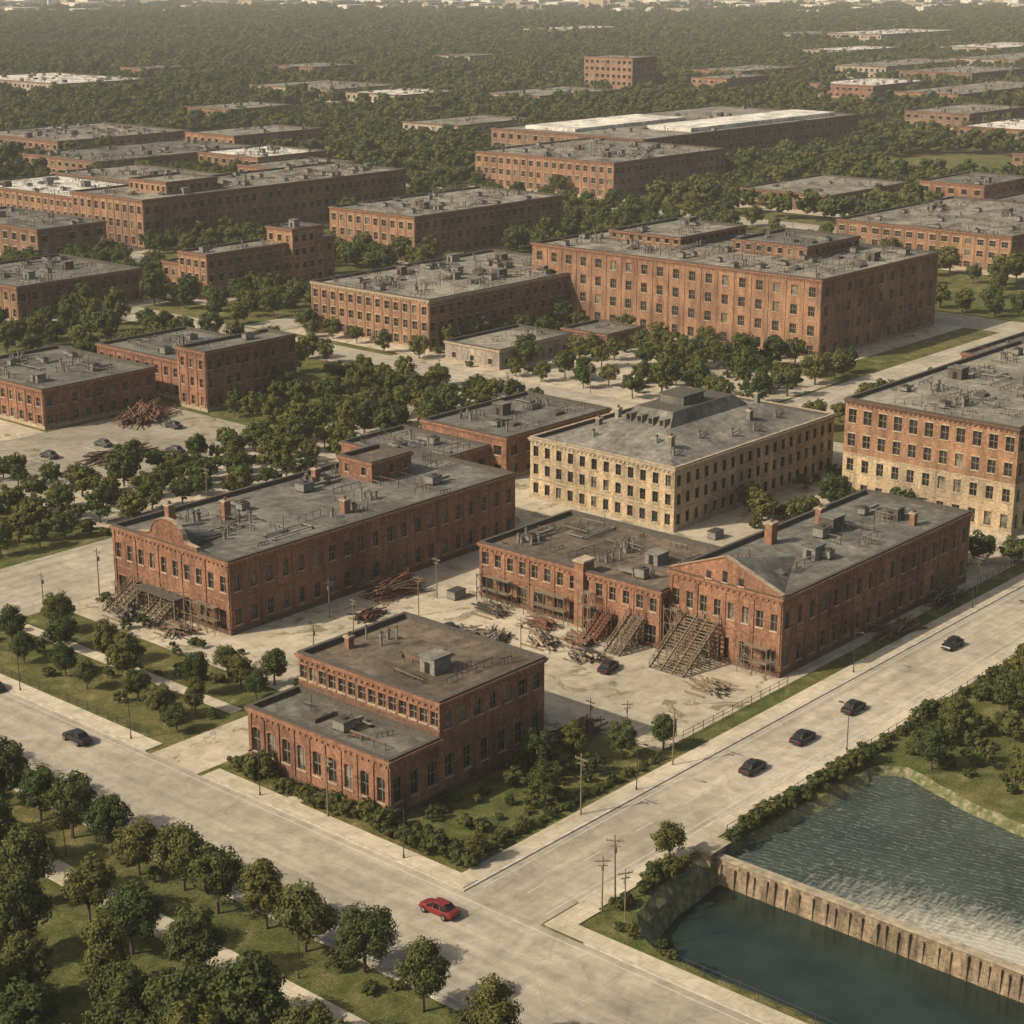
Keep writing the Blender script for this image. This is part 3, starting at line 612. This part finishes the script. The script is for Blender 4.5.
for x,y,s in [(196,90,.9),(177,90.3,.7),(178,79,.75),(188,93,.7),(205,86,.9),(222,92,.8),(240,90,.85)]: put(NEAR,x,y,s)
for x,y,s in [(161,117,.58),(155.5,119,.62),(151,122.5,.58),(146,124,.65),(141,118.5,.65),(125.6,114.8,.45),(133,198,.7),(134,189,.72),(132,182,.76),(135,172,.7),(140,169,.64),(144,167,.68),(127,169,.64),(130,205,.7),(137,204,.7),(128,190,.6),(129,176,.64),(142,174,.6),(126,164.5,.55),(131,167,.52),(127,198,.54),(127,184,.5),(139,164.8,.55)]: put(NEAR,x,y,s)
ROADS=[(104,120,-300,900),(120,620,99,114.5),(120,300,213,234),(285,299,120,480),(300,520,343,355),(345,357,356,700),(420,436,120,342),(299,420,190,204),(540,556,120,900),(93,97,-200,700),(120,160,153,162)]
def free(x,y,m=2):
    for a,b,c,d,h in FOOT:
        if a-m<x<b+m and c-m<y<d+m: return False
    for a,b,c,d in ROADS:
        if a-1.2<x<b+1.2 and c-1.2<y<d+1.2: return False
    return True
def scatter(kind,x0,x1,y0,y1,n,dmin,s0,s1,m=2):
    c=0
    for t in range(n*14):
        if c>=n: break
        x,y=rnd.uniform(x0,x1),rnd.uniform(y0,y1)
        if not free(x,y,m): continue
        if any((x-a)**2+(y-b)**2<dmin*dmin for a,b in placed): continue
        put(kind,x,y,rnd.uniform(s0,s1)); c+=1
scatter(NEAR,60,87,90,190,66,5.4,.85,1.2)
scatter(MIDT,168,284,237,262,62,4.8,.6,.95)
scatter(MIDT,146,200,238,262,22,5,.6,.9); scatter(MIDT,232,284,262,288,28,5,.6,.9); scatter(MIDT,146,180,262,300,14,6,.6,.8)
scatter(MIDT,300,356,205,296,58,5.0,.6,1.05); scatter(MIDT,300,356,160,190,22,5.5,.6,.95); scatter(MIDT,299,340,300,345,16,5,.6,.85,3)
scatter(MIDT,262,345,340,398,52,6,.65,1.05); scatter(MIDT,300,400,410,474,70,6,.8,1.1); scatter(MIDT,378,400,300,345,14,5,.8,1.1); scatter(MIDT,376,402,350,420,20,5,.8,1.1)
scatter(MIDT,420,520,205,345,60,7,.8,1.1,5); scatter(MIDT,240,285,300,400,44,6,.65,1); scatter(MIDT,340,420,114,160,16,6,.7,1)
scatter(MIDT,241,262,117,166,12,5,.6,.9); scatter(MIDT,182,320,80,97,14,7,.5,.8); scatter(MIDT,190,320,10,78,50,8,.7,1.1); scatter(MIDT,435,560,355,640,170,6.5,.9,1.25,4); scatter(MIDT,480,560,120,240,40,7,.9,1.2)
for i in range(34):
    y=114.5+i*1.4
    if 152<y<163: continue
    put(SHR,124.0+rnd.uniform(-.4,.5),y,rnd.uniform(.9,1.5))
for i in range(26): put(SHR,127+i*1.25,115.6+rnd.uniform(-.3,.6),rnd.uniform(.45,.8))
scatter(SHR,124,150,115,127,26,1.4,.5,1.2,.4); scatter(SHR,124.5,150,164,210,34,1.7,.5,1.1,.5); scatter(SHR,100,103.4,85,200,12,2,.6,1.0); scatter(SHR,146,175,96.8,99,24,1.1,.7,1.1,.3)
scatter(SHR,127,139,97.8,99.2,8,1,.7,1.2,.2)
for i in range(16): put(SHR,126.5+rnd.uniform(0,13),97.6+rnd.uniform(-.3,1.0),rnd.uniform(.6,1.2))
for i in range(6): put(SHR,123.4+rnd.uniform(0,1.2),91+rnd.uniform(-4,4),rnd.uniform(.4,.7))
for i in range(80): put(SHR,148+i*1.1,98.0+rnd.uniform(-.6,.5),rnd.uniform(.4,.9))
for i in range(50): put(SHR,176.5+rnd.uniform(0,40),rnd.uniform(72,97),rnd.uniform(.6,1.6))
for i in range(14): put(SHR,172+rnd.uniform(2,8),rnd.uniform(60,88),rnd.uniform(.5,.9))
scatter(SHR,240,284,114.6,165,30,1.5,.8,1.4,.5); scatter(SHR,165,284,236,262,60,2,.8,1.6,.5); scatter(SHR,300,356,160,300,60,2.5,.9,1.6,.5); scatter(SHR,164,184,186,212,8,2,.5,.9,.5)
# distant forest: one instanced object
fr=np.random.RandomState(5); pts=[]
D=430.0
while D<3600:
    sp=6.8 if D<1100 else (8.4 if D<2000 else 12.0)
    W=.36*D+40; n=int(2*W/sp)
    for i in range(n):
        r_=-W+2*W*(i+.5)/n+fr.uniform(-.45,.45)*sp; d=D+fr.uniform(-.45,.45)*sp
        X=.6587*r_+.7524*d; Y=-.7524*r_+.6587*d
        if d>2950 and math.sin(r_*.006+1)+math.sin(d*.02+r_*.013)>.9-(d-2950)/500: continue
        pts.append((X,Y,d,sp))
    D+=sp
res=[]
ROADS2=[(540,556,120,900),(345,357,300,700),(300,520,343,355),(760,775,-200,1500),(1000,1014,-200,1500),(560,2000,600,612),(120,620,99,114)]
Ft=[f for f in FOOT if f[0]>300]
for X,Y,d,sp in pts:
    if X<560 and Y<640 : continue
    k=True
    for a,b,c,e,h in Ft:
        mx=18 if h>7 else 12
        if a-mx<X<b+4 and c-mx*.8<Y<e+4: k=False;break
    if not k: continue
    for a,b,c,e in ROADS2:
        if a-1<X<b+1 and c-1<Y<e+1: k=False;break
    if k and d<1900 and (math.sin(X*.021+1.3)*math.sin(Y*.027+.4)+.5*math.sin(X*.011-Y*.017))>.85: k=False
    if k: res.append((X,Y,0,(sp/7.3)**.75))
me=bpy.data.meshes.new("distant_forest"); me.from_pydata([r_[:3] for r_ in res],[],[])
at=me.attributes.new("tsc",'FLOAT','POINT'); at.data.foreach_set("value",[r_[3]*rnd.uniform(.65,1.25) for r_ in res])
fo=bpy.data.objects.new("distant_forest",me); COL.objects.link(fo)
fc=bpy.data.collections.new("forest_tree_source")
for m_ in FART:
    o=bpy.data.objects.new("forest_tree",m_); fc.objects.link(o)
ng=bpy.data.node_groups.new("forest_instancer",'GeometryNodeTree')
ng.interface.new_socket("Geometry",in_out='INPUT',socket_type='NodeSocketGeometry'); ng.interface.new_socket("Geometry",in_out='OUTPUT',socket_type='NodeSocketGeometry')
gi=ng.nodes.new("NodeGroupInput"); go=ng.nodes.new("NodeGroupOutput"); ip=ng.nodes.new("GeometryNodeInstanceOnPoints"); ci=ng.nodes.new("GeometryNodeCollectionInfo")
ci.inputs['Collection'].default_value=fc; ci.inputs['Separate Children'].default_value=True; ci.inputs['Reset Children'].default_value=True
ip.inputs['Pick Instance'].default_value=True
rv=ng.nodes.new("FunctionNodeRandomValue"); rv.data_type='FLOAT_VECTOR'; rv.inputs[0].default_value=(0,0,0); rv.inputs[1].default_value=(0,0,6.28)
na=ng.nodes.new("GeometryNodeInputNamedAttribute"); na.data_type='FLOAT'; na.inputs['Name'].default_value="tsc"
mp_=ng.nodes.new("GeometryNodeMeshToPoints")
ng.links.new(gi.outputs[0],mp_.inputs['Mesh']); ng.links.new(mp_.outputs[0],ip.inputs['Points']); ng.links.new(ci.outputs[0],ip.inputs['Instance']); ng.links.new(rv.outputs[0],ip.inputs['Rotation']); ng.links.new(na.outputs[0],ip.inputs['Scale']); ng.links.new(ip.outputs[0],go.inputs[0])
md=fo.modifiers.new("forest",'NODES'); md.node_group=ng
q=MB()
for i in range(1100):
    d=3000+2600*fr.uniform(0,1)**.8; r_=fr.uniform(-.36,.36)*d; X=.6587*r_+.7524*d; Y=-.7524*r_+.6587*d
    w_,l_,h_=fr.uniform(14,60),fr.uniform(14,50),fr.uniform(8,18); q.box(X,X+w_,Y,Y+l_,0,h_,fr.choice(['roofw','conc','roofw','tan','roofl']),False)
q.make("distant_town")
# ------------------------------------------------------------ cars
def car_mesh(name,paint):
    q=MB()
    secs=[(-2.3,.62,.42,.66),(-2.24,.78,.3,.84),(-1.9,.87,.24,.92),(-1.2,.91,.22,.95),(0,.92,.22,.96),(1.0,.91,.22,.93),(1.7,.87,.24,.84),(2.15,.78,.28,.72),(2.26,.6,.4,.58)]
    ring=[]
    for x,hw,zb,zt in secs:
        hz=(zt-zb)/2; zc=(zt+zb)/2; rg=[]
        for j in range(14):
            a=2*math.pi*j/14; ca,sa=math.cos(a),math.sin(a)
            rg.append((x,hw*math.copysign(abs(ca)**.45,ca),zc+hz*math.copysign(abs(sa)**.5,sa)))
        ring.append(rg)
    for i in range(len(ring)-1):
        for j in range(14):
            k=(j+1)%14; q.poly([ring[i][j],ring[i+1][j],ring[i+1][k],ring[i][k]][::-1],paint)
    q.poly(ring[0],paint); q.poly(ring[-1][::-1],paint)
    B=[(-1.75,.55),(-1.72,.74),(-.9,.82),(-.78,.82),(.1,.82),(.2,.82),(1.0,.76),(1.12,.55)]
    T=[(-1.2,.46),(-1.18,.56),(-.72,.64),(-.64,.64),(.02,.64),(.08,.64),(.42,.58),(.46,.46)]
    zb,zt=.92,1.36
    for sg in (1,-1):
        for i in range(len(B)-1):
            k=paint if i in (0,2,4,6) else 'carglass'
            P_=[(B[i][0],sg*B[i][1],zb),(B[i+1][0],sg*B[i+1][1],zb),(T[i+1][0],sg*T[i+1][1],zt),(T[i][0],sg*T[i][1],zt)]
            q.poly(P_ if sg<0 else P_[::-1],k)
        for i in range(len(T)-1):
            P_=[(T[i][0],sg*T[i][1],zt),(T[i+1][0],sg*T[i+1][1],zt),(T[i+1][0]-.05,sg*(T[i+1][1]-.14),zt+.07),(T[i][0]+.05,sg*(T[i][1]-.14),zt+.07)]
            q.poly(P_ if sg<0 else P_[::-1],paint)
    q.poly([(B[0][0],B[0][1],zb),(B[0][0],-B[0][1],zb),(T[0][0],-T[0][1],zt),(T[0][0],T[0][1],zt)][::-1],'carglass')
    q.poly([(B[-1][0],B[-1][1],zb),(B[-1][0],-B[-1][1],zb),(T[-1][0],-T[-1][1],zt),(T[-1][0],T[-1][1],zt)],'carglass')
    q.poly([(t[0],t[1]-.14,zt+.07) for t in T][::-1]+[(t[0],-t[1]+.14,zt+.07) for t in T],paint)
    for x in (-1.42,1.38):
        for sg in (1,-1):
            n=len(q.v); y0,y1=sg*.72,sg*.945
            for yy in (y0,y1):
                for j in range(16): a=2*math.pi*j/16; q.v.append((x+.34*math.cos(a),yy,.34+.34*math.sin(a)))
            i0=q.mi('rubber')
            for j in range(16): k=(j+1)%16; q.f.append((n+j,n+k,n+16+k,n+16+j)); q.m.append(i0)
            q.f.append(tuple(range(n+16,n+32))); q.m.append(i0)
            q.poly([(x+.19*math.cos(2*math.pi*j/10),y1+sg*.012,.34+.19*math.sin(2*math.pi*j/10)) for j in range(10)],'metal')
    for sg in (1,-1):
        q.box(2.08,2.27,sg*.62-.13,sg*.62+.13,.55,.68,'white'); q.box(-2.3,-2.18,sg*.62-.14,sg*.62+.14,.6,.76,'taillamp'); q.box(.75,.95,sg*.88-.09,sg*.88+.09,.92,1.04,paint)
    q.box(2.2,2.32,-.7,.7,.32,.42,'dmetal'); q.box(-2.36,-2.22,-.7,.7,.34,.45,'dmetal')
    me=bpy.data.meshes.new(name); me.from_pydata(q.v,[],q.f)
    for kk in q.mats: me.materials.append(M[kk])
    me.polygons.foreach_set("material_index",q.m); me.update()
    return me
def paint(k,c):
    m,nt,b,o=mat(k); n1=noise(nt,pos(nt),2,3); lk(nt,mix(nt,c,ramp(nt,n1,[(.3,gray(.8)),(.7,gray(1.1))]),1,'MULTIPLY'),b.inputs['Base Color'])
    b.inputs['Roughness'].default_value=.38; b.inputs['Coat Weight'].default_value=.2; M[k]=m
paint('pblack',(.014,.014,.014)); paint('pred',(.17,.014,.012)); paint('pgrey',(.08,.078,.07)); paint('pblue',(.035,.04,.045)); M['taillamp']=plain("tail_lamp",(.25,.01,.01),.3); M['carglass']=glass_mat("car_glass",(.012,.012,.011),.15)
CM={k:car_mesh("car_mesh",k) for k in ('pblack','pred','pgrey','pblue')}
def car(x,y,rot,k,s=1,name="car"):
    o=bpy.data.objects.new(name,CM[k]); o.location=(x,y,.025); o.rotation_euler=(0,0,math.radians(rot)); o.scale=(s,s*1.05,s*1.08); COL.objects.link(o)
car(115.2,110.4,91,'pred',.95,"red_sedan_car"); car(116.4,171.5,88,'pblack',.95,"black_sedan_car"); car(119.0,193.5,88,'pblack',.95,"black_sedan_car")
for x,y in ((163,105.6),(174,105.8),(186,106)): car(x,y,2,'pblack',.9,"black_sedan_car")
car(214,107.3,180,'pblack',.9,"black_sedan_car")
for x,y,r_,k in ((173,163,60,'pblack'),(176.5,137.6,15,'pblack')): car(x,y,r_,k,.9,"parked_car")
for x,y in ((191,283.5),(203,283),(209,268.5),(221,284),(185,269)): car(x,y,90+rnd.uniform(-5,5),rnd.choice(['pgrey','pblue','pblack']),.92,"parked_car")
# ------------------------------------------------------------ street furniture
q=MB(); q.cyl(0,0,0,.5,.12,.1,'dmetal',8); q.cyl(0,0,.5,5.8,.06,.04,'dmetal',8); q.beam((0,0,5.75),(1.0,0,6.0),.05,'dmetal'); q.box(.85,1.4,-.12,.12,5.95,6.06,'dmetal'); q.box(.92,1.34,-.08,.08,5.92,5.95,'white')
LAMP=q.make("street_lamp"); LAMP.location=(121,143.6,0); LAMP.rotation_euler=(0,0,math.pi)
q=MB(); q.cyl(0,0,0,7.5,.11,.07,'wood',8); q.box(-.05,.05,-.9,.9,6.8,6.92,'wood'); q.box(-.05,.05,-.6,.6,6.2,6.3,'wood')
for yy in (-.8,-.4,.4,.8): q.cyl(0,yy,6.92,7.08,.05,.04,'metal',6)
q.beam((0,-.5,6.8),(0,0,6.2),.04,'metal'); q.cyl(.25,0,5.4,6.0,.16,.16,'metal',8)
POLE=q.make("utility_pole"); POLE.location=(122.4,134,0)
def dup(o,x,y,r_=0,s=1):
    n=bpy.data.objects.new(o.name.split('.')[0],o.data); n.location=(x,y,.0); n.rotation_euler=(rnd.uniform(-.02,.02),rnd.uniform(-.02,.02),math.radians(r_)); n.scale=(s,s,s); COL.objects.link(n)
for y in (121,167,190): dup(LAMP,121,y,180)
for y in (112,148): dup(LAMP,98,y,0,.9)
for x in (150,197,230): dup(LAMP,x,112.6,-90)
for x in (175,222): dup(LAMP,x,100.3,90)
for x,y,r_ in ((126,98.5,45),(128.5,98.8,30),(125.2,95,60),(141,113.4,0),(158,113.4,0),(236,115,0),(150,166,20),(163,172,0),(166,180,60),(172,149,0),(160,158,30),(134,215,0),(150,212.5,0),(170,212.5,0),(190,236,0),(210,236,0),(155,212,0),(182,174,0),(140,212,0),(300,210,0),(300,240,0),(284,250,0),(284,200,0),(284,270,0),(300,290,0),(262,300,0),(262,340,0),(146,203,10),(148,190,40),(175,171,20),(157,125,0),(159,121,50)): dup(POLE,x,y,r_,rnd.uniform(.75,1.0))
# ------------------------------------------------------------ timber and steel stacks, stairs
def pile(name,x,y,w,d,h,n,k,seed,ang=0,spread=.28):
    r=random.Random(seed); q=MB()
    for i in range(n):
        z=r.uniform(.08,h)*(1-.3*r.random()); a=math.radians(ang)+r.gauss(0,spread); L=r.uniform(.5,1)*w/2; cx_,cy_=r.uniform(-.3,.3)*w*(1-z/h*.5),r.uniform(-.5,.5)*d*(1-z/h*.6); t=r.gauss(0,.1)
        q.beam((cx_-L*math.cos(a),cy_-L*math.sin(a),max(.06,z-t*L)),(cx_+L*math.cos(a),cy_+L*math.sin(a),max(.06,z+t*L)),r.uniform(.1,.24),r.choice(k))
    for i in range(5): q.beam((-w/2+i*w/4,-d/2,.12),(-w/2+i*w/4,d/2,.12),.2,'wood')
    o=q.make(name); o.location=(x,y,.01)
pile("steel_beam_pile",179,180.2,8,6,2.8,110,['rust','rust','redtrim','redtrim','wood'],1,0,.2); pile("timber_pile",178.5,150.5,5,4,1.4,60,['wood','dmetal','stone'],2,60)
pile("timber_pile",181.5,146.5,4,3,1.6,40,['wood','rust'],3,80); pile("timber_pile",174,156,6,4,1.1,60,['wood','metal','dmetal'],4,30); pile("timber_pile",147.5,203,5,4,1.2,45,['wood','metal','dmetal'],5,60)
pile("steel_beam_pile",214,115.8,8,2.4,1.4,50,['dmetal','wood','rust'],6); pile("steel_beam_pile",222,295,14,8,2.6,130,['rust','rust','wood','redtrim'],7,40); pile("timber_pile",230,117,7,3,1.5,50,['wood','dmetal'],8,10)
pile("timber_pile",180,124,6,3,.8,36,['wood','stone','dmetal'],9,70); pile("steel_beam_pile",157,127,7,2,2,50,['dmetal','rust'],10,5); pile("timber_pile",183,164,5,4,1.2,40,['wood','dmetal'],12,80); pile("steel_beam_pile",200,274,12,6,1.4,90,['rust','dmetal','wood'],13,0)
pile("timber_pile",173.5,160.5,6,4,.9,50,['wood','dmetal','metal'],14,100,.5); pile("timber_pile",169,150,4,3,.7,30,['wood','metal'],15,20,.6); pile("timber_pile",148,192,5,4,1.3,50,['wood','rust','dmetal'],16,80,.4); pile("timber_pile",183,155,4,3,1.5,40,['wood','rust','dmetal'],17,90,.5)
pile("steel_beam_pile",153.5,133,2.5,6,2.2,50,['dmetal','wood','rust'],18,90,.3); pile("timber_pile",178,143,5,3,1.0,50,['wood','dmetal','stone'],19,70,.4); pile("steel_beam_pile",170,176,5,3,1.0,40,['rust','dmetal'],20,10,.3)
def stair(name,x1,y0,y1,H,run,k='wood'):
    q=MB(); n=int(H/.28)
    for i in range(n):
        t=(i+.5)/n; z=H*t; xx=x1-run*(1-t); q.box(xx-.17,xx+.17,y0,y1,z-.05,z,k)
    for y in np.linspace(y0,y1,4):
        q.beam((x1-run,y,0),(x1,y,H),.14,k,.3)
        for j in range(1,5):
            xx=x1-run*(1-j/4.0)-.1; q.beam((xx,y,0),(xx,y,H*j/4-.1),.15,k)
            if j>1: q.beam((xx,y,.2),(x1-run*(1-(j-1)/4.0),y,H*(j-1)/4),.1,k)
    for y in (y0,y1,(y0+y1)/2):
        q.beam((x1-run,y,1.0),(x1,y,H+1.0),.09,k); q.beam((x1-run,y,.55),(x1,y,H+.55),.06,k)
        for j in range(9): t=j/8; q.beam((x1-run*(1-t),y,H*t),(x1-run*(1-t),y,H*t+1.0),.08,k)
    for j in range(1,5): xx=x1-run*(1-j/4)-.2; q.beam((xx,y0,H*j/8),(xx,y1,H*j/8+.4),.09,k)
    q.make(name)
stair("timber_staircase",188.7,128.5,134,5.6,8); stair("timber_staircase",186.7,139.5,142,4.0,5.5,'wood'); stair("timber_staircase",151.7,203.2,206.5,3.2,5.5); stair("timber_staircase",186.7,145,147,3.0,4.2,'rust'); stair("timber_staircase",151.2,195.5,199,3.0,4.5)
def scaffold(name,x,y0,y1,H,k='wood'):
    q=MB(); r=random.Random(int(x+y0)); n=max(2,int((y1-y0)/1.6)); nz=int(H/2)
    for i in range(n+1):
        y=y0+(y1-y0)*i/n
        for xx in (x-1.3,x-.3): q.beam((xx,y,0),(xx+r.uniform(-.05,.05),y,H+r.uniform(-.4,.4)),.09,k)
        for j in range(1,nz+1): q.beam((x-1.3,y,j*2),(x-.3,y,j*2),.07,k)
    for j in range(1,nz+1):
        for xx in (x-1.3,x-.3): q.beam((xx,y0,j*2),(xx,y1,j*2),.07,k)
        q.box(x-1.2,x-.4,y0,y0+(y1-y0)*r.uniform(.5,1),j*2+.04,j*2+.1,'wood')
        for i in range(n):
            if r.random()<.6: q.beam((x-1.3,y0+(y1-y0)*i/n,j*2-2),(x-1.3,y0+(y1-y0)*(i+1)/n,j*2),.06,k)
    q.make(name)
scaffold("scaffolding",188.6,134.4,136.6,6.2); scaffold("scaffolding",186.5,152.5,160,4.3,'wood'); scaffold("scaffolding",151.6,186.5,193,4.3,'wood'); scaffold("scaffolding",188.6,120,124.5,4.3,'wood'); scaffold("scaffolding",186.5,163,169,4.1,'dmetal'); scaffold("scaffolding",186.2,147.5,149.7,6.2,'wood')
def fence(name,a,b):
    q=MB(); a=Vector((*a,0)); b=Vector((*b,0)); L=(b-a).length; n=max(2,int(L/2))
    for i in range(n+1): p=a+(b-a)*i/n; q.beam(p,p+Vector((0,0,1.1)),.06,'dmetal')
    for z in (.5,1.0): q.beam(a+Vector((0,0,z)),b+Vector((0,0,z)),.04,'dmetal')
    q.make(name)
fence("metal_fence",(148,98.8),(240,98.7)); fence("metal_fence",(122.9,60),(122.9,86)); fence("metal_fence",(153,127.3),(162,127.3)); fence("metal_fence",(165,117),(188,117)); fence("metal_fence",(122.9,166),(122.9,205)); fence("metal_fence",(241,117),(283,117))
q=MB(); q.box(-1.2,1.2,-.8,.8,.15,1.3,'metal'); q.box(-1.25,1.25,-.85,.85,1.3,1.4,'dmetal'); q.box(-1.1,-.9,-.82,.82,0,.15,'dmetal'); q.box(.9,1.1,-.82,.82,0,.15,'dmetal')
DU=q.make("rubbish_skip"); DU.location=(171,167,0)
for x,y,r_ in ((184,172,0),(216,172,0),(244,150,20),(233,160,0)): dup(DU,x,y,r_)
# ------------------------------------------------------------ low haze layer over the whole district
m=bpy.data.materials.new("haze_air"); m.use_nodes=True; nt=m.node_tree; nt.nodes.clear(); o_=nt.nodes.new("ShaderNodeOutputMaterial"); vs_=nt.nodes.new("ShaderNodeVolumeScatter")
vs_.inputs['Color'].default_value=(.97,.97,.93,1); vs_.inputs['Density'].default_value=.00013; vs_.inputs['Anisotropy'].default_value=0; nt.links.new(vs_.outputs[0],o_.inputs['Volume'])
M['haze']=m
q=MB(); q.box(-900,9000,-3500,9000,-8,75,'haze'); q.make("atmosphere_haze")
# ------------------------------------------------------------ light, camera
az=Vector((-.90,.43,0)).normalized(); el=math.radians(38)
sd=Vector((az.x*math.cos(el),az.y*math.cos(el),math.sin(el)))
L=bpy.data.lights.new("sun",'SUN'); L.energy=5.0; L.angle=math.radians(.5); L.color=(1,.88,.70)
so=bpy.data.objects.new("sun",L); so.rotation_euler=sd.to_track_quat('Z','Y').to_euler(); COL.objects.link(so)
W=bpy.data.worlds.new("World"); S.world=W; W.use_nodes=True; nt=W.node_tree; bg=nt.nodes["Background"]
sk=nt.nodes.new("ShaderNodeTexSky"); sk.sky_type='NISHITA'; sk.sun_disc=False; sk.sun_elevation=el; sk.sun_rotation=math.atan2(az.x,az.y); sk.dust_density=4.5; sk.ozone_density=.4
tint=mix(nt,sk.outputs[0],(1.0,.95,.85),1,'MULTIPLY')
nt.links.new(tint,bg.inputs[0]); bg.inputs[1].default_value=.125
cam=bpy.data.cameras.new("camera"); cam.lens=63.67; cam.sensor_width=36; cam.clip_end=30000; cam.clip_start=1
co=bpy.data.objects.new("camera",cam); co.location=(0,0,90); th=math.atan(552/1811.0)
co.rotation_euler=Vector((.7524*math.cos(th),.6587*math.cos(th),-math.sin(th))).to_track_quat('-Z','Y').to_euler(); COL.objects.link(co); S.camera=co
S.view_settings.view_transform='Standard'; S.view_settings.look='None'; S.view_settings.exposure=0
print("forest",len(res),"trees",len(placed))
